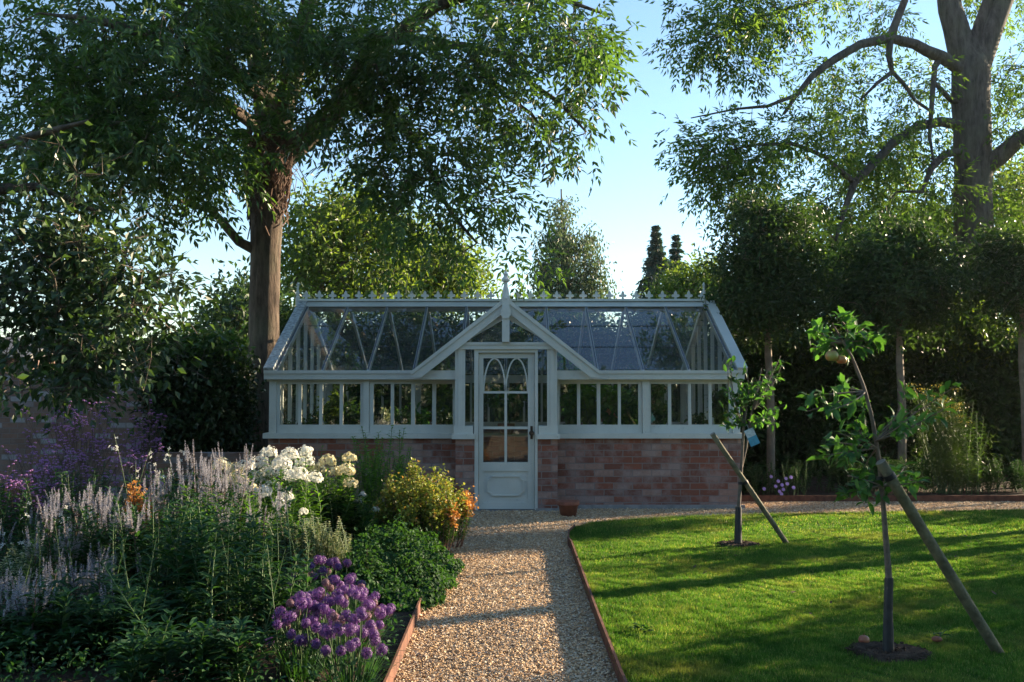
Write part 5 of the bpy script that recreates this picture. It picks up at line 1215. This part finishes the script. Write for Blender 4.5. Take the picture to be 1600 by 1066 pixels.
# spurge
def spurge(px, Y, n, sp, h, mats, label, group='spurge'):
    b0 = W(px, 800, Y); base = np.array((b0[0], Y, .045)); t = thing('spurge', base, label, 'flowering plant', group); st = MB(); lv = MB(); br = [MB() for _ in mats]
    for k in range(n):
        a_ = rnd.random() * 6.28; q = rnd.random() ** .5; r = base + (.82 * sp[0] * q * math.cos(a_), .82 * sp[1] * q * math.sin(a_), 0); tp = base + np.array((sp[0] * q * math.cos(a_), sp[1] * q * math.sin(a_), h * (1 - .45 * q * q) * rnd.uniform(.6, 1.08)))
        c = curve(r, tp, 7, 0, .02); st.tube(c, np.linspace(.005, .003, 7), 4, False); stem_leaves(lv, c, 46, .05, .014, .2, .88, .1)
        m = br[min(len(mats) - 1, int(max(0, (tp[0] - base[0]) / sp[0]) * 1.1 * len(mats) * rnd.random() ** 1.4))] if len(mats) > 1 else br[0]
        if len(mats) > 1: m = br[-1] if (tp[0] - base[0]) / sp[0] + rnd.uniform(-.35, .35) > .80 else br[0]
        nb = 80; cc = tp + R.normal(size=(nb, 3)) * np.array((.026, .026, .045)); m.leaves6(cc, rdir(nb) + (0, 0, .5), np.array([[0, 0, 1.]]) + R.normal(size=(nb, 3)) * .4, 0.027, .023)
    st.build('stems', M['redstem'], t, smooth=True); lv.build('foliage', M['euph_leaf'], t)
    for m, mt in zip(br, mats):
        if m.n: m.build('bracts', M[mt], t)
spurge(662, 8.7, 88, (.43, .36), .62, ['euph_y', 'euph_y', 'euph_o'], 'big mound of yellow-green spurge with orange tips beside the path')
spurge(216, 7.6, 12, (.13, .1), .62, ['euph_o'], 'small orange spurge among the grey spires')
# pale shrub
leafy_plant(492, 880, 6.75, 80, (.20, .17), .50, 'silver', 'pale cream-flecked small shrub behind the alliums', .03, .018, 60, name='pale_shrub', cat='shrub', group='shrubs in the border', lean=.06)
# cranesbill mound spilling onto the path
def mound(px, Y, rx, ry, h, n, leaf, label, L=.034, Wd=.028, name='cranesbill'):
    b0 = W(px, 900, Y); base = np.array((b0[0], Y, .045)); t = thing(name, base, label, 'plant', 'low leafy mounds beside the path')
    a_ = R.random(n) * 6.28; q = R.random(n) ** .5 * (1 + .13 * np.sin(3 * a_ + px) + .09 * np.sin(7 * a_)); x_ = rx * q * np.cos(a_); y_ = ry * q * np.sin(a_); z_ = h * np.clip(1 - q ** 2.4, .04, 1) * (.25 + .75 * R.random(n) ** .7) * (.8 + .35 * np.sin(x_ * 11 + 1) * np.cos(y_ * 9) + .22 * np.sin(x_ * 27) * np.sin(y_ * 23) + .12 * R.normal(size=n))
    b = base + np.stack([x_, y_, z_], 1); mb = MB(); mb.leaves6(b, rdir(n) + (0, 0, .1), np.array([[0, 0, 1.]]) + np.stack([x_ / rx, y_ / ry, np.zeros(n)], 1) * .8 + R.normal(size=(n, 3)) * .35, L * (.6 + .8 * R.random(n)), Wd * (.7 + .5 * R.random(n)))
    mb.build('foliage', M[leaf], t); st = MB()
    for k in range(60):
        i = rnd.randrange(n); p = b[i]; st.tube([base + (p - base) * (.4, .4, 0), p + (0, 0, .03 * rnd.random())], .0016, 3, False)
    st.build('stems', M['redstem'], t)
mound(612, 7.7, .50, .75, .30, 11000, 'geran', 'low green cranesbill mound spilling over the path edge, below the spurge')
mound(640, 6.9, .30, .60, .20, 6500, 'geran', 'low green cranesbill mound nearest the start of the steel edging', .032, .026)
mound(560, 6.7, .38, .5, .24, 6500, 'geran', 'low green leaves directly behind the alliums', .032, .026)
# alliums
def allium(pc, Y, n, rx, ry, label):
    b0 = W(pc, 1000, Y); base = np.array((b0[0], Y, .045)); t = thing('allium_clump', base, label, 'flowering plant', 'purple allium clumps'); st = MB(); lv = MB(); protos = []
    for v_ in range(5):
        r = (.024, .029, .032, .027, .021)[v_]; m_ = MB(); k = 210; q = rdir(k)
        p = base + q * r * (.75 + .25 * R.random((k, 1))); floret(m_, p, q, .0048, 4, .65)
        m_.leaves(np.repeat([base], 90, 0), rdir(90), rdir(90), r * .9, .0022); protos.append((m_, v_))
    built = []
    for m_, v_ in protos: built.append(m_.build('flower_head', M['allium_old' if v_ == 4 else 'allium'], t))
    for k in range(n):
        a_ = rnd.random() * 6.28; q = math.sqrt((k + .5) / n); tp = np.array((rx * q * math.cos(k * 2.4), ry * q * math.sin(k * 2.4), .21 + .13 * (1 - q * q) + rnd.uniform(-.05, .05)))
        c = curve(base + (tp[0] * .45, tp[1] * .5, 0), base + tp, 6, 0, .02); st.tube(c, .0025, 5, False)
        if k < 5: o = built[k]
        else: o = built[k % 5].copy(); COL.objects.link(o); o.parent = t
        o.location = tuple(tp); o.rotation_euler = (rnd.uniform(0, 6), rnd.uniform(0, 6), rnd.uniform(0, 6))
    for k in range(130):
        a_ = rnd.random() * 6.28; q = rnd.random() ** .5; r = base + (rx * .6 * q * math.cos(a_), ry * .6 * q * math.sin(a_), 0); L = rnd.uniform(.16, .30); d = np.array((math.cos(a_) * rnd.uniform(.2, .9), math.sin(a_) * rnd.uniform(.2, .9), 1.)); d /= np.linalg.norm(d)
        p = [r, r + d * L * .5, r + d * L * .85 + (0, 0, -.02), r + d * L * 1.05 + (math.cos(a_) * .05, math.sin(a_) * .05, -.07)]
        s = np.cross(d, (0, 0, 1)); s = s / (np.linalg.norm(s) + 1e-9) * .004; v = []
        for j, pp in enumerate(p): v += [pp - s * (1 - j * .28), pp + s * (1 - j * .28)]
        lv.add(v, np.array([(0, 1, 3, 2), (2, 3, 5, 4), (4, 5, 7, 6)]))
    st.build('stems', M['stem'], t, smooth=True); lv.build('foliage', M['dark_leaf'], t)
allium(530, 5.15, 66, .27, .36, 'largest clump of round purple alliums, in the middle of the group')
allium(548, 4.55, 26, .15, .22, 'front clump of round purple alliums, beside the steel edging')
allium(474, 4.85, 26, .15, .26, 'left clump of round purple alliums, in front of the dark leafy stems')
allium(505, 5.9, 26, .24, .22, 'rear clump of round purple alliums, against the pale shrub')
# ground cover under everything
n = 34000; yy = 4.2 + 6.8 * R.random(n); xx = -5.6 * R.random(n) ** .8 - .5; k_ = inpoly(xx, yy, bed_poly); xx, yy = xx[k_], yy[k_]; n = len(xx)
mb = MB(); mb.leaves6(np.stack([xx, yy, .05 + .20 * R.random(n)], 1), rdir(n) + (0, 0, .2), np.array([[0, 0, 1.]]) + R.normal(size=(n, 3)) * .5, .034, .018)
tag(mb.build('ground_cover', M['dark_leaf']), 'low green leaves covering the soil between the border plants', 'ground cover', kind='stuff')

# ------------------------------------------------------------ right-hand bed
leafy_plant(1215, 800, 12.9, 40, (.42, .22), .42, 'geran', 'leafy aster bush with lilac flowers beside the right corner of the greenhouse', .04, .014, 46, name='aster', cat='flowering plant', group=None)
ast = [o for o in bpy.data.objects if o.name.startswith('aster')][0]
for px, py in ((1222, 758), (1228, 748), (1216, 752), (1224, 765), (1236, 746), (1218, 768), (1212, 760), (1230, 756), (1221, 772), (1205, 745), (1194, 764), (1240, 762)):
    mb = MB(); p = W(px, py, 12.62); floret(mb, [p] * 2, np.array([[0, -1, .3], [.1, -1, .4]]), .026, 9, .35); mb.build('flower', M['aster'], ast)
for i, (px, w_, h_, lf, lb) in enumerate([(1170, .2, .35, 'dark_leaf', 'low dark leaves at the foot of the first standard tree'), (1290, .5, .5, 'hedge', 'dark leafy plant in the back bed between first and second standard trees'), (1360, .4, .4, 'dark_leaf', 'low leafy plant left of the second standard stem'),
                                       (1430, .35, .45, 'geran', 'green plant right of the second standard stem'), (1520, .4, .45, 'hedge', 'dark leafy plant right of the feathery fennel'), (1580, .4, .4, 'geran', 'green plant at the right end of the back bed')]):
    leafy_plant(px, 760, 13.3, 34, (w_, .25), h_, lf, lb, .07, .022, 40, group='plants in the back bed')
# fennel
fb = W(1478, 760, 13.1); fb[2] = .05; ft = thing('fennel', fb, 'feathery golden-green fennel-like bush in the back bed', 'plant'); st = MB(); lv = MB(); um = MB()
for k in range(44):
    tp = W(1478 + rnd.gauss(0, 30), rnd.uniform(600, 730), 13.1 + rnd.uniform(-.35, .35)); c = curve(fb + (rnd.uniform(-.15, .15), rnd.uniform(-.15, .15), 0), tp, 7, 0, .05); st.tube(c, np.linspace(.006, .002, 7), 4, False)
    n = 150; t_ = .3 + .7 * R.random(n); b = along_curve(c, t_) + R.normal(size=(n, 3)) * .06; lv.leaves(b, rdir(n), rdir(n), .085, .006)
    if tp[2] > .95: q = tp + R.normal(size=(26, 3)) * (.05, .05, .012); um.leaves(q, rdir(26), rdir(26), .022, .016)
st.build('stems', M['stem'], ft, smooth=True); lv.build('fronds', M['fennel'], ft); um.build('flower_head', M['umbel'], ft)
leafy_plant(1515, 700, 12.95, 9, (.16, .16), 1.15, 'euph_leaf', 'upright light green bush behind the fennel', .07, .035, 40, group=None, name='back_bed_bush', cat='shrub')

# ------------------------------------------------------------ young apple trees with stakes
def leafy_branch(st, lv, p0, p1, n, L, Wd, r0=.006):
    c = curve(p0, p1, 7, 0, .03); st.tube(c, np.linspace(r0, .002, 7), 5, False)
    t = .25 + .75 * R.random(n); b = along_curve(c, t) + R.normal(size=(n, 3)) * .012; ax = unit(np.asarray(p1) - np.asarray(p0))
    lv.leaves6(b, rdir(n) * .9 + ax * .5 + np.array([[0, 0, -.05]]), np.array([[0, 0, 1.]]) + R.normal(size=(n, 3)) * .5, L * (.6 + .6 * R.random(n)), Wd * (.7 + .4 * R.random(n)), .12, .3)
    return c
Yn = T1[1]
at1 = thing('apple_tree', T1, 'nearer young apple tree with two apples near its top, tied to a thick leaning stake', 'fruit tree', 'young apple trees on the lawn')
tc = np.array([T1 + (0, 0, -.03), W(1388, 905, Yn), W(1380, 790, Yn - .02), W(1374, 720, Yn - .03), W(1362, 650, Yn - .04), W(1350, 605, Yn - .04), W(1332, 560, Yn - .04), W(1318, 535, Yn - .05), W(1300, 505, Yn - .06)])
st = MB(); tt = np.linspace(0, 1, 26); fine = along_curve(tc, tt); st.tube(fine, np.interp(tt, np.linspace(0, 1, 9), [.014, .0135, .012, .011, .0095, .0088, .0075, .0055, .003]) * (1 + .12 * R.random(26)), 10, False)
st.tube([W(1392, 905, Yn + .0) , W(1383, 800, Yn - .01), W(1377, 740, Yn - .02)], [.008, .007, .005], 6, False)
lv = MB()
specs = [((1318, 535), [(1272, 510), (1290, 540), (1300, 495), (1345, 515), (1376, 528), (1268, 545), (1340, 500), (1355, 545), (1310, 560)], 22),
         ((1352, 612), [(1320, 600), (1345, 640), (1300, 640), (1265, 625), (1258, 648)], 18),
         ((1368, 690), [(1400, 650), (1430, 640), (1455, 620), (1440, 665), (1475, 636), (1415, 600), (1490, 600)], 15),
         ((1370, 700), [(1340, 660), (1310, 680), (1290, 715), (1325, 720), (1300, 690), (1345, 740)], 20),
         ((1378, 760), [(1345, 765), (1320, 745), (1350, 785), (1400, 745), (1430, 755), (1455, 750), (1410, 730), (1330, 775)], 16)]
for (ax_, ay_), ends, nn in specs:
    p0 = W(ax_, ay_, Yn - .04)
    for e in ends:
        p1 = W(e[0] + rnd.uniform(-4, 4), e[1] + rnd.uniform(-4, 4), Yn + rnd.uniform(-.22, .22)); leafy_branch(st, lv, p0, p1, int(nn * .8), .080, .038, .005)
st.build('trunk', M['twig'], at1, smooth=True); lv.build('crown', M['apple_leaf'], at1)
mb = MB(); g0 = W(1389, 903, Yn); g_t = .10 * 0
gp = [T1 + (0, 0, -.02), T1 + (.002, 0, .12), (T1 + g0) / 2 + (-.003, 0, 0), g0]
mb.tube(gp, [.029, .026, .023, .022], 14, False); mb.tube([g0, g0 + (0, 0, .002)], [.022, .015], 14, False)
mb.build('tree_guard', M['guard'], at1)
def apple_mesh(c, r, mat, parent=None, loc=None, stem=True):
    mb = MB(); k = 20; prof = []
    for i in range(13):
        t = math.pi * i / 12; rr = r * (math.sin(t)) * (1 + .06 * math.cos(t)); z = -r * .9 * math.cos(t); z += (.22 * r * math.exp(-(rr / (.35 * r)) ** 2)) * (1 if z < 0 else -1); prof.append((rr, z))
    mb.lathe(prof, c, k)
    if stem: mb.tube([c + (0, 0, r * .7), c + (.003, 0, r * 1.25)], .0016, 5, False)
    return mb.build('apple', mat, parent, loc, smooth=True)
for px, py, r in ((1300, 556, .034), (1315, 562, .027)): apple_mesh(W(px, py, Yn - .09), r, M['apple'], at1)
def stake(p0, p1, r, label):
    t = thing('tree_stake', p0, label, 'tree stake', 'leaning round timber stakes'); p0 = np.asarray(p0); p1 = np.asarray(p1); ax = unit(p1 - p0)
    mb = MB(); n = 9; q = [p0 - ax * .08 + (p1 - p0 + ax * .08) * i / (n - 1) for i in range(n)]; mb.tube(q, [r * (1 + .02 * math.sin(i * 2.3)) for i in range(n - 1)] + [r * .97], 18); mb.build('post', M['stake'], t, smooth=False)
    mb = MB(); mb.tube([p1 + ax * .0005, p1 + ax * .004], [r * .97, r * .86], 18); mb.build('sawn_top', M['stake_end'], t)
    for p in t.children[0].data.polygons: p.use_smooth = len(p.vertices) == 4
    return t, ax
s1b = Gd(1558, 1017, LZ); s1t = W(1376, 722, Yn - .07)
sk1, ax1 = stake(s1b, s1t, .028, 'thick round timber stake leaning over the near apple tree from the right')
def tie(parent, c, ax, r, trunkp):
    mb = MB(); mb.tube([c - ax * .014, c + ax * .014], [r * 1.12, r * 1.12], 18); d = trunkp - c; 
    mb.tube([c + d * .25, c + d * .9], .010, 8); mb.tube([trunkp - (0, 0, .012), trunkp + (0, 0, .012)], .021, 12); mb.build('rubber_tie', M['rubber'], parent)
cc = s1t + (s1b - s1t) * .075; tie(sk1, cc, ax1, .028, W(1376, 748, Yn - .02))
Yf_ = T2[1]
at2 = thing('apple_tree', T2, 'farther young apple tree near the greenhouse corner, carrying a pale blue plant label', 'fruit tree', 'young apple trees on the lawn')
tc = np.array([T2 + (0, 0, -.03), W(1154, 795, Yf_), W(1158, 735, Yf_), W(1162, 670, Yf_), W(1166, 640, Yf_)])
st = MB(); st.tube(tc, [.020, .017, .014, .012, .009], 8, False); st.tube([W(1157, 740, Yf_), W(1166, 700, Yf_ + .02), W(1172, 655, Yf_ + .03), W(1185, 600, Yf_), W(1190, 575, Yf_)], [.009, .009, .008, .006, .003], 6, False); lv = MB()
for (sx_, sy_), ends in (((1162, 665), [(1150, 640), (1142, 610), (1138, 570), (1144, 556), (1150, 590), (1155, 655), (1135, 640), (1140, 665)]), ((1166, 640), [(1168, 600), (1165, 572), (1180, 590), (1175, 620), (1160, 610), (1158, 625)]),
                        ((1178, 640), [(1195, 590), (1205, 570), (1220, 556), (1215, 585), (1198, 605), (1190, 625), (1222, 568)]), ((1170, 668), [(1190, 655), (1205, 650), (1218, 642), (1228, 632), (1200, 640), (1212, 660)])):
    for e in ends: leafy_branch(st, lv, W(sx_, sy_, Yf_), W(e[0], e[1], Yf_ + rnd.uniform(-.2, .2)), 14, .075, .036, .006)
st.build('trunk', M['twig'], at2, smooth=True); lv.build('crown', M['apple_leaf'], at2)
mb = MB(); mb.tube([T2 + (0, 0, -.02), T2 + (.004, 0, .12), W(1154, 792, Yf_)], [.036, .032, .028], 12, False); mb.build('tree_guard', M['guard'], at2)
s2b = Gd(1229, 849, LZ); s2t = W(1113, 678, Yf_ - .05)
sk2, ax2 = stake(s2b, s2t, .023, 'thinner round timber stake leaning across the farther apple tree')
cc = W(1161, 753, Yf_ - .045); tie(sk2, s2t + (s2b - s2t) * .44, ax2, .023, W(1157, 755, Yf_))
# plant label: front with a pale picture, hanging from the tree
lp = W(1175, 683, Yf_ - .05); tg = thing('plant_label', lp, 'pale blue picture label hanging from the farther apple tree', 'label')
def slab(mb, c, w_, h_, ang, y0, y1):
    ca_, sa_ = math.cos(ang), math.sin(ang); mb.prism_y([(c[0] + x_ * ca_ - z_ * sa_, c[2] + x_ * sa_ + z_ * ca_) for x_, z_ in ((-w_ / 2, -h_ / 2), (w_ / 2, -h_ / 2), (w_ / 2, h_ / 2), (-w_ / 2, h_ / 2))], y0, y1)
M['label_blue'] = simple('label_blue', (0.10, 0.36, 0.50), .35, .3, 30); M['label_pale'] = simple('label_pale', (0.62, 0.70, 0.72), .35, .3, 60)
mb = MB(); slab(mb, lp, .085, .15, .42, lp[1], lp[1] + .002); mb.build('card', M['label_blue'], tg)
mb = MB(); ca_, sa_ = math.cos(.42), math.sin(.42); c2 = lp + np.array((-.038 * sa_, 0, .038 * ca_)); slab(mb, c2, .081, .068, .42, lp[1] - .001, lp[1] - .0002)
mb2 = mb; mb2.build('printed_picture', M['label_pale'], tg)
mb = MB(); mb.tube([lp + (-.03, 0, .07), lp + (-.035, .03, .11), W(1163, 668, Yf_)], .0015, 4, False); mb.build('string', M['label_pale'], tg)
# fallen apples
p = Gd(1350, 1008, LZ) + (0, 0, .028); a_ = apple_mesh(p, .029, M['apple_p'], loc=p); tag(a_, 'whole pinkish fallen apple lying on bare soil at the foot of the near apple tree', 'apple')
p = Gd(1464, 1004, LZ) + (0, 0, .018); a_ = apple_mesh(p, .023, M['rot'], loc=p, stem=False); a_.name = 'rotten_apple'; a_.scale = (1.25, 1, .75); tag(a_, 'brown broken windfall apple in the grass near the foot of the thick stake', 'apple')
# small weeds in the lawn
for i, (px, py, lb) in enumerate(((1000, 985, 'small broad-leaved weed in the lawn near the path'), (1010, 990, 'second small weed just right of the one near the path'), (1470, 998, 'tiny green weed tuft behind the rotten apple'))):
    p = Gd(px, py, LZ); mb = MB(); n = 9; mb.leaves6(np.repeat([p + (0, 0, .015)], n, 0) + R.normal(size=(n, 3)) * .008, rdir(n) * np.array((1, 1, .3)) + (0, 0, .35), np.array([[0, 0, 1.]] * n), .05, .025)
    tag(mb.build('lawn_weed', M['geran'], loc=p), lb, 'weed')
# fallen leaves on the lawn
one = None
for i in range(34):
    Yq = rnd.uniform(5.2, 11); p = np.array((rnd.uniform(.9, .5 * Yq), Yq, LZ + .034))
    if one is None:
        mb = MB(); mb.leaves6([p], np.array([[1., .2, .05]]), np.array([[0, 0, 1.]]), .045, .022, .1, -.2); one = mb.build('fallen_leaf', M['root'], loc=p); o = one
    else: o = one.copy(); COL.objects.link(o); o.location = tuple(p); o.rotation_euler = (rnd.uniform(-.3, .3), rnd.uniform(-.3, .3), rnd.uniform(0, 6.28)); 
    s_ = rnd.uniform(.5, 1.1); o.scale = (s_, s_, s_)
    tag(o, 'small dry fallen leaf lying on the lawn', 'leaf', 'fallen leaves on the lawn')

# ------------------------------------------------------------ unseen trees added right of the frame to cast dappled shade
def shade_tree(x_, y_, zc, rx_, ry_, rz_, n, seed_k=.26):
    t = thing('garden_tree', (x_, y_, 0), 'unseen tree added right of the frame to cast dappled shade', 'tree', 'unseen shade trees added right of the frame')
    q = R.normal(size=(n, 3)); q = q / np.linalg.norm(q, axis=1)[:, None] * R.random((n, 1)) ** .4; at = np.array((x_, y_, zc)) + q * np.array((rx_, ry_, rz_))
    arr, par, rd, kids, tips = grow([(np.array([(x_, y_, 0), (x_, y_, zc * .5), (x_, y_, zc)]), [.16, .13, .08])], at, step=.4, tip=.008)
    mb = MB(); wood(mb, arr, par, rd, kids, 8); mb.build('trunk', M['bark'], t, smooth=True); mb = MB(); clumps(mb, at, 30, .22, .13, .07); mb.build('crown', M['broad'], t)
shade_tree(11.2, 9.7, 2.9, 1.2, .8, 1.4, 140)
shade_tree(11.2, 12.3, 5.6, 1.3, 1.0, 1.4, 230)
for x_, y_, zc, rx_, ry_, rz_, n in ((9.1, 11.8, 2.0, .7, .22, .22, 24), (11.4, 14.0, 1.7, .8, .35, .3, 36), (9.9, 10.1, 1.9, .8, .22, .25, 26), (10.8, 11.3, 1.7, .8, .25, .25, 30), (8.6, 9.1, 2.1, .4, .2, .2, 12)):
    shade_tree(x_, y_, zc, rx_, ry_, rz_, n)
# ------------------------------------------------------------ warm evening haze in the air of the garden
hz = MB(); hz.box(-60, 60, -40, 70, -1.05, 24)
ho = hz.build('haze', None); m, nt_, out_ = newmat('haze_air'); pv = nt_.nodes.new('ShaderNodeVolumePrincipled'); pv.inputs['Color'].default_value = (.92, .95, 1, 1)
pv.inputs['Density'].default_value = 0.00018; pv.inputs['Anisotropy'].default_value = 0.55; nt_.links.new(pv.outputs[0], out_.inputs['Volume']); ho.data.materials.append(m)
tag(ho, 'thin sunlit haze in the garden air', 'haze', kind='stuff')
